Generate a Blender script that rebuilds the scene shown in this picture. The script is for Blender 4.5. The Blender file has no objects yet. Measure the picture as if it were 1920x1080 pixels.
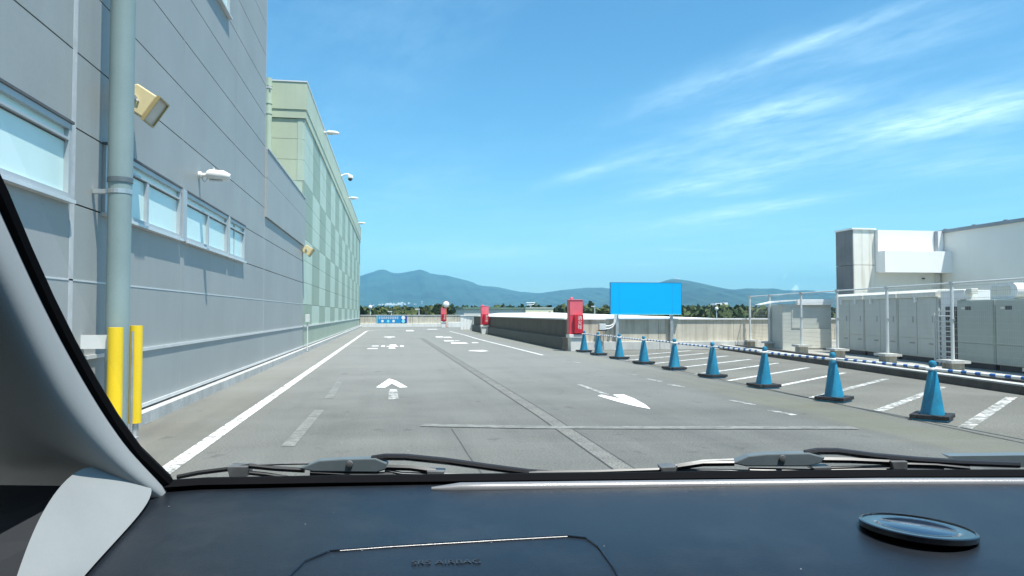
import bpy, bmesh, math, random
import numpy as np
from mathutils import Vector, Matrix

R = math.radians
sc = bpy.context.scene
col = sc.collection
random.seed(7)
rng = np.random.default_rng(11)

# ------------------------------------------------------------------ camera
cam_d = bpy.data.cameras.new('camera')
cam = bpy.data.objects.new('camera', cam_d)
col.objects.link(cam)
cam.location = (0, 0, 1.3)
cam.rotation_euler = (R(90 + 1.964), 0, R(-9.130))
cam_d.lens = 36.0 * 1400 / 1920
cam_d.sensor_width = 36.0
cam_d.clip_start = 0.02
cam_d.clip_end = 60000
sc.camera = cam

# ------------------------------------------------------------------ world / sun / exposure
SUN = Vector((0.46, -0.60, 1.95)).normalized()
SUN_EL = math.asin(SUN.z)
SUN_AZ = math.atan2(SUN.x, SUN.y)           # clockwise from +Y
w = bpy.data.worlds.new('World')
sc.world = w
w.use_nodes = True
nt = w.node_tree
for n in list(nt.nodes):
    nt.nodes.remove(n)


class NB:
    """tiny node-building helper"""
    def __init__(s, nt):
        s.nt = nt

    def n(s, t, **kw):
        nd = s.nt.nodes.new(t)
        for k, v in kw.items():
            setattr(nd, k, v)
        return nd

    def put(s, sock, v):
        if hasattr(v, 'is_linked'):
            s.nt.links.new(v, sock)
        else:
            sock.default_value = v

    def math(s, op, a, b=None, c=None, clamp=False):
        nd = s.n('ShaderNodeMath', operation=op)
        nd.use_clamp = clamp
        s.put(nd.inputs[0], a)
        if b is not None:
            s.put(nd.inputs[1], b)
        if c is not None:
            s.put(nd.inputs[2], c)
        return nd.outputs[0]

    def mixc(s, f, a, b, mode='MIX'):
        nd = s.n('ShaderNodeMix', data_type='RGBA', blend_type=mode)
        s.put(nd.inputs[0], f)
        s.put(nd.inputs[6], a if hasattr(a, 'is_linked') else (*a[:3], 1))
        s.put(nd.inputs[7], b if hasattr(b, 'is_linked') else (*b[:3], 1))
        return nd.outputs[2]

    def ramp(s, f, pts):
        nd = s.n('ShaderNodeValToRGB')
        cr = nd.color_ramp
        while len(cr.elements) < len(pts):
            cr.elements.new(0.5)
        for e, (p, v) in zip(cr.elements, pts):
            e.position = p
            e.color = (v, v, v, 1) if not hasattr(v, '__len__') else (*v[:3], 1)
        s.put(nd.inputs[0], f)
        return nd.outputs[0]

    def noise(s, vec, scale, detail=3, rough=0.55):
        nd = s.n('ShaderNodeTexNoise')
        s.put(nd.inputs['Vector'], vec)
        nd.inputs['Scale'].default_value = scale
        nd.inputs['Detail'].default_value = detail
        nd.inputs['Roughness'].default_value = rough
        return nd.outputs[0]

    def mapping(s, vec, scale=(1, 1, 1), rot=(0, 0, 0), loc=(0, 0, 0)):
        nd = s.n('ShaderNodeMapping')
        s.put(nd.inputs['Vector'], vec)
        nd.inputs['Scale'].default_value = scale
        nd.inputs['Rotation'].default_value = rot
        nd.inputs['Location'].default_value = loc
        return nd.outputs[0]


b = NB(nt)
sky = b.n('ShaderNodeTexSky', sky_type='NISHITA')
sky.sun_disc = False
sky.sun_elevation = SUN_EL
sky.sun_rotation = SUN_AZ
sky.altitude = 0
sky.air_density = 1.0
sky.dust_density = 0.55
sky.ozone_density = 1.6
# thin cirrus lying on a high flat layer: direction -> (x/z, y/z)
tc = b.n('ShaderNodeTexCoord')
sep = b.n('ShaderNodeSeparateXYZ')
nt.links.new(tc.outputs['Generated'], sep.inputs[0])
zz = b.math('MAXIMUM', sep.outputs[2], 0.03)
cx = b.math('DIVIDE', sep.outputs[0], zz)
cy = b.math('DIVIDE', sep.outputs[1], zz)
ca, sa = 0.29, -0.956
along = b.math('ADD', b.math('MULTIPLY', cx, ca), b.math('MULTIPLY', cy, sa))
across = b.math('ADD', b.math('MULTIPLY', cx, 0.956), b.math('MULTIPLY', cy, 0.29))
comb = b.n('ShaderNodeCombineXYZ')
nt.links.new(b.math('MULTIPLY', along, 0.45), comb.inputs[0])
nt.links.new(across, comb.inputs[1])
fib = b.noise(comb.outputs[0], 6.0, 8, 0.68)
broad = b.noise(comb.outputs[0], 0.9, 4, 0.55)
wob = b.math('MULTIPLY', b.math('SUBTRACT', broad, 0.5), 0.35)
acr2 = b.math('ADD', across, wob)
veil = b.math('MULTIPLY', b.ramp(broad, [(0.45, 0.0), (0.75, 1.0)]), b.ramp(fib, [(0.35, 0.1), (0.7, 1.0)]))
veil = b.math('MULTIPLY', veil, 0.20)
streaks = [  # along, across, half length, half width, strength
    (-1.89, 2.18, 0.38, 0.050, 0.48), (-2.55, 2.16, 0.49, 0.152, 0.30), (-4.39, 2.78, 0.65, 0.138, 0.41), (-2.70, 2.81, 0.39, 0.188, 0.57),
    (-2.56, 3.74, 0.41, 0.312, 0.74), (-2.23, 3.57, 0.42, 0.325, 0.54), (-4.47, 3.85, 0.94, 0.225, 0.46), (-4.63, 4.32, 0.35, 0.188, 0.43),
    (-5.44, 5.17, 1.02, 0.275, 0.59), (-3.58, 3.38, 0.86, 0.547, 0.30), (-1.79, 2.43, 0.36, 0.217, 0.27), (-3.16, 4.82, 0.53, 0.580, 0.32),
    (-11.73, 5.13, 1.57, 0.534, 0.24), (-12.56, 9.11, 0.30, 0.375, 0.88), (-9.32, 7.44, 0.15, 0.250, 0.41), (-9.28, 7.97, 0.15, 0.250, 0.34),
    (-6.81, 5.32, 1.40, 1.011, 0.19), (-11.40, 4.94, 1.28, 1.300, 0.16)]
fray = b.ramp(fib, [(0.32, 0.25), (0.66, 1.15)])
clumps = 0.0
for (a0, b0, la, lb, st) in streaks:
    ga = b.math('MULTIPLY_ADD', along, 1 / la, -a0 / la)
    gb_ = b.math('MULTIPLY_ADD', acr2, 1 / lb, -b0 / lb)
    g = b.math('POWER', 0.36788, b.math('MULTIPLY_ADD', gb_, gb_, b.math('MULTIPLY', ga, ga)))
    clumps = b.math('MULTIPLY_ADD', g, st, clumps)
tot = b.math('MULTIPLY_ADD', clumps, fray, veil)
fade = b.ramp(sep.outputs[2], [(0.048, 0.0), (0.085, 1.0)])
cloud = b.math('MULTIPLY', b.math('MULTIPLY', tot, 0.85), fade, clamp=True)
hsv = b.n('ShaderNodeHueSaturation')
hsv.inputs['Hue'].default_value = 0.492
hsv.inputs['Saturation'].default_value = 1.15
hsv.inputs['Value'].default_value = 1.0
nt.links.new(sky.outputs[0], hsv.inputs['Color'])
tint = b.mixc(1.0, hsv.outputs[0], (0.75, 1.09, 1.19), 'MULTIPLY')
skyc = b.mixc(cloud, tint, (6.2, 8.6, 9.8))
bg = b.n('ShaderNodeBackground')
bg.inputs['Strength'].default_value = 0.112
nt.links.new(skyc, bg.inputs['Color'])
out = b.n('ShaderNodeOutputWorld')
nt.links.new(bg.outputs[0], out.inputs['Surface'])

sun_d = bpy.data.lights.new('sun', 'SUN')
sun_d.energy = 5.0
sun_d.angle = R(0.53)
sun_d.color = (1.0, 0.965, 0.91)
sun = bpy.data.objects.new('sun', sun_d)
col.objects.link(sun)
sun.rotation_euler = SUN.to_track_quat('Z', 'Y').to_euler()

sc.view_settings.view_transform = 'Standard'
sc.view_settings.look = 'None'
sc.view_settings.exposure = 0.66
sc.view_settings.gamma = 1.0
sc.render.engine = 'CYCLES'
sc.cycles.use_denoising = True
sc.cycles.max_bounces = 5
sc.cycles.diffuse_bounces = 3
sc.cycles.glossy_bounces = 3
sc.cycles.transparent_max_bounces = 16
sc.cycles.volume_bounces = 0
sc.cycles.sample_clamp_indirect = 6


# ------------------------------------------------------------------ materials
def material(name, base=(0.5, 0.5, 0.5), rough=0.6, var=0.12, scale=2.0, dark=None, streak=0.0, streak_col=(0.08, 0.08, 0.07),
             fine=0.0, fine_scale=60.0, bump=0.0, bump_scale=40.0, metallic=0.0, spec=0.5, stretch=(1, 1, 1), extra=None, drough=0.0):
    m = bpy.data.materials.new(name)
    m.use_nodes = True
    q = NB(m.node_tree)
    bs = m.node_tree.nodes['Principled BSDF']
    t = q.n('ShaderNodeTexCoord')
    geo = q.n('ShaderNodeNewGeometry')
    pos = geo.outputs['Position']
    vec = q.mapping(pos, stretch)
    n1 = q.noise(vec, scale, 4)
    lo = dark if dark else tuple(c * (1 - var * 1.6) for c in base)
    hi = tuple(min(1, c * (1 + var)) for c in base)
    c = q.mixc(q.ramp(n1, [(0.3, 0.0), (0.7, 1.0)]), lo, hi)
    if fine:
        n2 = q.noise(pos, fine_scale, 2, 0.7)
        c = q.mixc(q.math('MULTIPLY', q.ramp(n2, [(0.35, 0.0), (0.65, 1.0)]), fine), c, (0.0, 0.0, 0.0), 'MIX') if False else \
            q.mixc(1.0, c, q.ramp(n2, [(0.3, 1 - fine), (0.7, 1 + fine * 0.6)]), 'MULTIPLY')
    if streak:
        sv = q.mapping(pos, (5.0, 5.0, 0.22))
        n3 = q.noise(sv, 1.4, 5, 0.65)
        n4 = q.noise(pos, 0.5, 2)
        f = q.math('MULTIPLY', q.ramp(n3, [(0.48, 0.0), (0.68, 1.0)]), q.math('MULTIPLY', q.ramp(n4, [(0.3, 0.35), (0.7, 1.0)]), streak))
        c = q.mixc(f, c, streak_col)
    if extra:
        c = extra(q, c, pos)
    m.node_tree.links.new(c, bs.inputs['Base Color'])
    bs.inputs['Roughness'].default_value = rough
    bs.inputs['Diffuse Roughness'].default_value = drough
    bs.inputs['Metallic'].default_value = metallic
    bs.inputs['Specular IOR Level'].default_value = spec
    if bump:
        bp = q.n('ShaderNodeBump')
        bp.inputs['Strength'].default_value = bump
        bp.inputs['Distance'].default_value = 0.01
        m.node_tree.links.new(q.noise(pos, bump_scale, 3, 0.7), bp.inputs['Height'])
        m.node_tree.links.new(bp.outputs[0], bs.inputs['Normal'])
    return m


M = {}


def asphalt_extra(q, c, pos):
    s = q.n('ShaderNodeSeparateXYZ')
    q.nt.links.new(pos, s.inputs[0])
    # dusty shoulder beside the wall, mossy gutter beside the bays, worn wheel lanes
    jit = q.math('MULTIPLY', q.math('SUBTRACT', q.noise(pos, 1.2, 4), 0.5), 0.9)
    x = q.math('ADD', s.outputs[0], jit)
    sh = q.ramp(q.math('MULTIPLY', q.math('SUBTRACT', -1.5, x), 0.8), [(0.0, 0.0), (0.6, 1.0)])
    c = q.mixc(q.math('MULTIPLY', sh, 0.55), c, (0.175, 0.160, 0.122))
    gu = q.math('MULTIPLY', q.ramp(x, [(0.0, 0.0), (1.0, 1.0)]), 0.0)
    d = q.math('ABSOLUTE', q.math('SUBTRACT', x, 5.75))
    gu = q.ramp(d, [(0.25, 1.0), (0.75, 0.0)])
    c = q.mixc(q.math('MULTIPLY', gu, 0.55), c, (0.160, 0.160, 0.100))
    st = q.noise(q.mapping(pos, (1.6, 0.10, 1)), 1.0, 4, 0.6)
    c = q.mixc(q.math('MULTIPLY', q.ramp(st, [(0.46, 0.0), (0.68, 1.0)]), 0.48), c, (0.083, 0.084, 0.080))
    big = q.noise(q.mapping(pos, (0.25, 0.5, 1)), 1.0, 3, 0.6)
    c = q.mixc(q.math('MULTIPLY', q.ramp(big, [(0.42, 0.0), (0.7, 1.0)]), 0.35), c, (0.215, 0.218, 0.203))
    # paler up the deck, grazing sunlight's brightening put into the colour; oil drips
    yy = q.math('ADD', s.outputs[1], q.math('MULTIPLY', jit, 3.0))
    c = q.mixc(q.math('MULTIPLY', q.ramp(q.math('MULTIPLY', q.math('SUBTRACT', yy, 9.0), 0.07), [(0.0, 0.0), (0.7, 1.0)]), 0.5), c, (0.265, 0.266, 0.248))
    oil = q.noise(q.mapping(pos, (1.0, 0.8, 1)), 2.3, 3, 0.6)
    c = q.mixc(q.math('MULTIPLY', q.ramp(oil, [(0.64, 0.0), (0.72, 1.0)]), 0.5), c, (0.06, 0.06, 0.058))
    v = q.n('ShaderNodeTexVoronoi')
    q.nt.links.new(pos, v.inputs['Vector'])
    v.inputs['Scale'].default_value = 7.0
    sp = q.ramp(v.outputs['Distance'], [(0.035, 1.0), (0.075, 0.0)])
    sp = q.math('MULTIPLY', sp, q.ramp(q.noise(pos, 0.9, 2), [(0.45, 0.0), (0.6, 0.6)]))
    c = q.mixc(sp, c, (0.5, 0.5, 0.47))
    return c


M['asphalt'] = material('asphalt', (0.156, 0.157, 0.145), 0.85, 0.10, 0.6, fine=0.42, fine_scale=48, bump=0.6, bump_scale=70, spec=0.35, extra=asphalt_extra, drough=1.0)
M['bay_asphalt'] = material('bay_asphalt', (0.200, 0.195, 0.168), 0.85, 0.14, 0.5, fine=0.42, fine_scale=48, bump=0.6, bump_scale=70, spec=0.3, drough=1.0)
M['joint_dark'] = material('joint_sealant', (0.075, 0.075, 0.070), 0.7, 0.2, 4)
M['joint_strip'] = material('joint_strip', (0.190, 0.188, 0.172), 0.9, 0.12, 3, fine=0.55, fine_scale=45, bump=0.7, bump_scale=60)


def paint(name, base, wear, lo=0.40, hi=0.52, under=(0.148, 0.148, 0.137), sc_=16, spec=0.3):
    def ex(q, c, pos):
        n = q.noise(pos, sc_, 5, 0.75)
        n2 = q.noise(q.mapping(pos, (1.2, 5.0, 1)), 2.0, 4, 0.7)
        f = q.math('ADD', q.math('MULTIPLY', n, 0.55), q.math('MULTIPLY', n2, 0.45))
        return q.mixc(q.ramp(f, [(lo + wear, 1.0), (hi + wear, 0.0)]), c, under)
    return material(name, base, 0.7, 0.05, 3, spec=spec, extra=ex)


M['paint'] = paint('road_paint', (0.80, 0.80, 0.77), 0.015)
M['paint_fresh'] = paint('road_paint_fresh', (0.84, 0.84, 0.82), -0.12)
M['paint_worn'] = paint('road_paint_worn', (0.66, 0.66, 0.63), 0.07, under=(0.15, 0.15, 0.138))
M['paint_bay'] = paint('bay_paint_worn', (0.80, 0.80, 0.77), 0.075, under=(0.19, 0.185, 0.16), sc_=11)
M['paint_ghost'] = paint('road_paint_ghost', (0.245, 0.245, 0.226), 0.04, under=(0.150, 0.151, 0.140), sc_=9)
M['concrete'] = material('concrete', (0.60, 0.55, 0.45), 0.85, 0.12, 1.5, streak=0.85, streak_col=(0.20, 0.175, 0.125), fine=0.12, fine_scale=40, bump=0.3)
M['concrete_dark'] = material('concrete_shade_toned', (0.085, 0.079, 0.066), 0.85, 0.15, 1.5, streak=0.95, streak_col=(0.05, 0.048, 0.042), fine=0.12, fine_scale=40, bump=0.3)  # ramp wall's shade put into a darker base colour; streaks are stains
M['concrete_light'] = material('concrete_light', (0.60, 0.59, 0.55), 0.8, 0.08, 2, streak=0.35, streak_col=(0.22, 0.20, 0.16), fine=0.1, bump=0.2)
M['concrete_paint'] = material('painted_concrete', (0.76, 0.75, 0.71), 0.7, 0.05, 2, streak=0.35, streak_col=(0.38, 0.36, 0.28), fine=0.06)
M['plinth_blue'] = material('painted_plinth', (0.045, 0.055, 0.057), 0.7, 0.10, 2, streak=0.3, streak_col=(0.10, 0.10, 0.1), fine=0.08)
M['coping'] = material('coping_metal', (0.80, 0.80, 0.78), 0.45, 0.04, 2)
M['kerb_stone'] = material('kerb_concrete', (0.50, 0.50, 0.47), 0.85, 0.12, 3, streak=0.3, streak_col=(0.2, 0.2, 0.17), fine=0.18, fine_scale=35, bump=0.3)
M['kerb_dark'] = material('kerb_rubber', (0.060, 0.058, 0.052), 0.7, 0.3, 3, fine=0.2)
M['strip_concrete'] = material('verge_concrete', (0.33, 0.325, 0.29), 0.85, 0.25, 1.2, fine=0.2, bump=0.3)


def panel_mat(name, c, var=0.05, rough=0.5, streak=0.22, scol=None, bump=0.06):
    return material(name, c, rough, var, 0.7, streak=streak, streak_col=scol or tuple(x * 0.75 for x in c), bump=bump, bump_scale=9, spec=0.35, fine=0.03, fine_scale=25)


M['grey_panel'] = panel_mat('grey_panel', (0.350, 0.366, 0.352))
M['grey_panel_b'] = panel_mat('grey_panel_warm', (0.356, 0.371, 0.357))
M['grey_core'] = material('panel_gap', (0.10, 0.105, 0.11), 0.7, 0.1, 2)
M['sealant'] = material('pale_sealant', (0.52, 0.54, 0.54), 0.7, 0.1, 6)
M['flashing'] = material('pale_flashing', (0.68, 0.69, 0.68), 0.35, 0.05, 3, metallic=0.2)
M['black_gap'] = material('black_flashing', (0.02, 0.02, 0.022), 0.6, 0.1, 3)
M['green_light'] = panel_mat('green_panel_light', (0.50, 0.60, 0.49), 0.05)
M['green_dark'] = panel_mat('green_panel_dark', (0.315, 0.395, 0.30), 0.05)
M['green_fascia'] = panel_mat('green_fascia', (0.52, 0.58, 0.43), 0.04)
M['green_plinth'] = panel_mat('green_plinth', (0.36, 0.43, 0.33), 0.05)
M['green_core'] = material('green_gap', (0.17, 0.20, 0.16), 0.7, 0.1, 2)
M['pipe'] = material('downpipe_paint', (0.250, 0.328, 0.325), 0.45, 0.08, 1.0, streak=0.2, streak_col=(0.36, 0.40, 0.40), fine=0.04)
M['pipe_green'] = material('downpipe_green', (0.46, 0.54, 0.41), 0.45, 0.05, 1.0)
M['steel'] = material('galvanised_steel', (0.58, 0.59, 0.58), 0.4, 0.12, 6, metallic=0.75)
M['wire'] = material('fence_wire', (0.48, 0.50, 0.48), 0.5, 0.1, 6, metallic=0.3)
M['steel_white'] = material('white_steel', (0.64, 0.66, 0.64), 0.45, 0.05, 4)
M['yellow'] = material('yellow_guard', (0.88, 0.60, 0.015), 0.42, 0.04, 3, fine=0.03)
M['cream_lamp'] = material('cream_lamp_housing', (0.74, 0.60, 0.33), 0.45, 0.06, 6)
M['lamp_inner'] = material('lamp_reflector', (0.40, 0.31, 0.14), 0.4, 0.1, 6)
M['lamp_glass'] = material('lamp_glass', (0.55, 0.53, 0.48), 0.15, 0.05, 6)
M['lamp_white'] = material('white_lamp_housing', (0.78, 0.75, 0.70), 0.4, 0.05, 6)
M['alu'] = material('window_aluminium', (0.46, 0.49, 0.50), 0.4, 0.04, 4, metallic=0.2)
M['frosted'] = material('frosted_glass', (0.66, 0.84, 0.80), 0.25, 0.03, 1.2, spec=0.4)
M['red'] = material('red_paint', (0.70, 0.045, 0.075), 0.4, 0.05, 3, streak=0.12, streak_col=(0.75, 0.2, 0.2))
M['red_deep'] = material('deep_red_paint', (0.55, 0.008, 0.028), 0.35, 0.04, 3)
M['red_pale'] = material('faded_red_paint', (0.76, 0.13, 0.17), 0.5, 0.06, 3, streak=0.2, streak_col=(0.8, 0.3, 0.32))
M['white'] = material('white_enamel', (0.82, 0.82, 0.80), 0.4, 0.03, 3)
M['cone'] = material('cone_plastic', (0.002, 0.205, 0.345), 0.55, 0.16, 5, streak=0.45, streak_col=(0.05, 0.27, 0.39), fine=0.14, fine_scale=30)
M['cone_edge'] = material('cone_base_plate', (0.03, 0.33, 0.52), 0.55, 0.2, 9, fine=0.15)
M['rubber'] = material('black_rubber', (0.022, 0.023, 0.025), 0.7, 0.3, 9, fine=0.2)
M['bar_white'] = material('bar_white', (0.82, 0.82, 0.80), 0.45, 0.04, 6)
M['bar_blue'] = material('bar_blue', (0.01, 0.10, 0.36), 0.45, 0.08, 6)
M['sign_blue'] = material('sign_blue', (0.0, 0.45, 0.88), 0.85, 0.02, 0.8, spec=0.05)
M['sign_edge'] = material('sign_edge', (0.0, 0.20, 0.48), 0.5, 0.05, 2)
M['banner_blue'] = material('banner_blue', (0.01, 0.26, 0.55), 0.5, 0.04, 2)
M['banner_navy'] = material('banner_navy', (0.02, 0.06, 0.30), 0.5, 0.04, 2)
M['banner_cyan'] = material('banner_cyan', (0.25, 0.75, 0.85), 0.5, 0.04, 2)
M['unit_grey'] = material('unit_casing', (0.54, 0.555, 0.50), 0.5, 0.05, 1.5, streak=0.2, streak_col=(0.38, 0.38, 0.34), fine=0.04)
M['unit_cream'] = material('unit_cream', (0.72, 0.70, 0.61), 0.5, 0.05, 1.5, streak=0.25, streak_col=(0.5, 0.46, 0.36))
M['unit_dark'] = material('unit_grille', (0.045, 0.05, 0.055), 0.6, 0.1, 3)
M['unit_green'] = material('unit_casing_green', (0.37, 0.42, 0.375), 0.5, 0.05, 1.5, streak=0.2, streak_col=(0.27, 0.31, 0.28), fine=0.04)
M['slot_shade'] = material('slot_grey', (0.30, 0.31, 0.29), 0.6, 0.1, 3)
M['bldg_white'] = material('white_render', (0.90, 0.90, 0.88), 0.6, 0.03, 1.0)
M['bldg_grey'] = material('pale_grey_cladding', (0.82, 0.83, 0.77), 0.5, 0.04, 0.5, streak=0.15, streak_col=(0.66, 0.68, 0.64))
M['bldg_column'] = material('stained_concrete', (0.80, 0.78, 0.70), 0.8, 0.05, 1.5, streak=0.7, streak_col=(0.34, 0.30, 0.22), fine=0.06)
M['pier_side'] = material('dark_grey_concrete', (0.20, 0.215, 0.22), 0.8, 0.1, 1.5, streak=0.6, streak_col=(0.09, 0.09, 0.09))  # darker, greyer tone than the pier's front
M['roof_edge'] = material('roof_edge_metal', (0.30, 0.34, 0.37), 0.45, 0.1, 3, metallic=0.3)
M['ground'] = material('far_ground', (0.07, 0.085, 0.04), 0.9, 0.4, 0.01)
M['far_grey'] = material('far_grey_wall', (0.64, 0.60, 0.56), 0.7, 0.06, 0.5)
M['far_cream'] = material('far_cream_wall', (0.88, 0.80, 0.58), 0.7, 0.04, 0.5)
M['far_roof'] = material('far_green_roof', (0.15, 0.25, 0.20), 0.6, 0.1, 1)
M['far_pink'] = material('far_pink_wall', (0.58, 0.47, 0.45), 0.7, 0.06, 0.1)
M['far_window'] = material('far_window', (0.12, 0.14, 0.17), 0.2, 0.1, 0.5)
M['mirror_orange'] = material('orange_pole', (0.62, 0.16, 0.05), 0.45, 0.05, 3)
M['mirror'] = material('mirror_face', (0.85, 0.87, 0.88), 0.08, 0.02, 3, metallic=1.0)
def dust_extra(q, c, pos):
    v = q.n('ShaderNodeTexVoronoi')
    q.nt.links.new(pos, v.inputs['Vector'])
    v.inputs['Scale'].default_value = 130.0
    f = q.ramp(v.outputs['Distance'], [(0.05, 1.0), (0.09, 0.0)])
    sel = q.n('ShaderNodeSeparateColor')
    q.nt.links.new(v.outputs['Color'], sel.inputs[0])
    f = q.math('MULTIPLY', f, q.ramp(sel.outputs[0], [(0.95, 0.0), (0.97, 1.0)]))
    haze_ = q.noise(pos, 14, 4, 0.7)
    c = q.mixc(q.math('MULTIPLY', q.ramp(haze_, [(0.45, 0.0), (0.75, 1.0)]), 0.10), c, (0.10, 0.10, 0.10))
    return q.mixc(f, c, (0.42, 0.42, 0.40))


M['dash'] = material('dashboard_plastic', (0.008, 0.011, 0.016), 0.36, 0.15, 6, bump=0.12, bump_scale=700, spec=0.6, fine=0.15, fine_scale=300, extra=dust_extra)
M['dash_glint'] = material('dashboard_glint', (0.20, 0.20, 0.21), 0.30, 0.1, 8, bump=0.1, bump_scale=900, spec=1.0)  # sun glint and seam highlight put into a paler colour
M['letter_grey'] = material('moulded_lettering', (0.03, 0.035, 0.045), 0.5, 0.1, 8)
M['seal_black'] = material('seal_rubber', (0.004, 0.004, 0.005), 0.9, 0.1, 8, spec=0.1)
M['trim_grey'] = material('pillar_trim', (0.30, 0.315, 0.315), 0.75, 0.04, 8, bump=0.05, bump_scale=500, spec=0.3, fine=0.02, fine_scale=300)
M['door_dark'] = material('door_trim', (0.016, 0.019, 0.024), 0.7, 0.1, 6)
M['wiper_grey'] = material('wiper_paint', (0.12, 0.15, 0.165), 0.45, 0.1, 20, spec=0.6)
M['wiper_black'] = material('wiper_black', (0.012, 0.012, 0.014), 0.4, 0.1, 20, spec=0.6)
M['wiper_edge'] = material('wiper_worn_metal', (0.16, 0.165, 0.17), 0.5, 0.2, 40, metallic=0.3)
M['car_body'] = material('car_paint', (0.45, 0.46, 0.47), 0.3, 0.02, 3, metallic=0.4)
M['disc_gloss'] = material('glossy_black_plastic', (0.008, 0.010, 0.014), 0.12, 0.05, 6, spec=0.8)
M['disc_face'] = material('disc_face', (0.015, 0.03, 0.06), 0.10, 0.05, 6, spec=1.0)
M['foliage'] = None


def foliage_mat():
    m = bpy.data.materials.new('foliage')
    m.use_nodes = True
    q = NB(m.node_tree)
    bs = m.node_tree.nodes['Principled BSDF']
    pos = q.n('ShaderNodeNewGeometry').outputs['Position']
    a = q.noise(pos, 0.10, 3)
    c = q.mixc(q.ramp(a, [(0.38, 0.0), (0.62, 1.0)]), (0.030, 0.058, 0.020), (0.105, 0.125, 0.040))
    bb = q.noise(pos, 0.9, 2)
    c = q.mixc(1.0, c, q.ramp(bb, [(0.3, 0.6), (0.7, 1.25)]), 'MULTIPLY')
    m.node_tree.links.new(c, bs.inputs['Base Color'])
    bs.inputs['Roughness'].default_value = 0.75
    bs.inputs['Specular IOR Level'].default_value = 0.2
    return m


M['foliage'] = foliage_mat()
M['forest'] = material('mountain_forest', (0.022, 0.052, 0.030), 0.9, 0.55, 0.004, fine=0.3, fine_scale=0.03)

glass = bpy.data.materials.new('windscreen_glass')
glass.use_nodes = True
g = NB(glass.node_tree)
for n in list(glass.node_tree.nodes):
    glass.node_tree.nodes.remove(n)
gt = g.n('ShaderNodeBsdfTransparent')
gt.inputs[0].default_value = (0.94, 0.965, 0.955, 1)
gg = g.n('ShaderNodeBsdfGlossy')
gg.inputs['Roughness'].default_value = 0.02
gm = g.n('ShaderNodeMixShader')
gm.inputs[0].default_value = 0.025
glass.node_tree.links.new(gt.outputs[0], gm.inputs[1])
glass.node_tree.links.new(gg.outputs[0], gm.inputs[2])
go = g.n('ShaderNodeOutputMaterial')
glass.node_tree.links.new(gm.outputs[0], go.inputs['Surface'])
M['glass'] = glass


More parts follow.
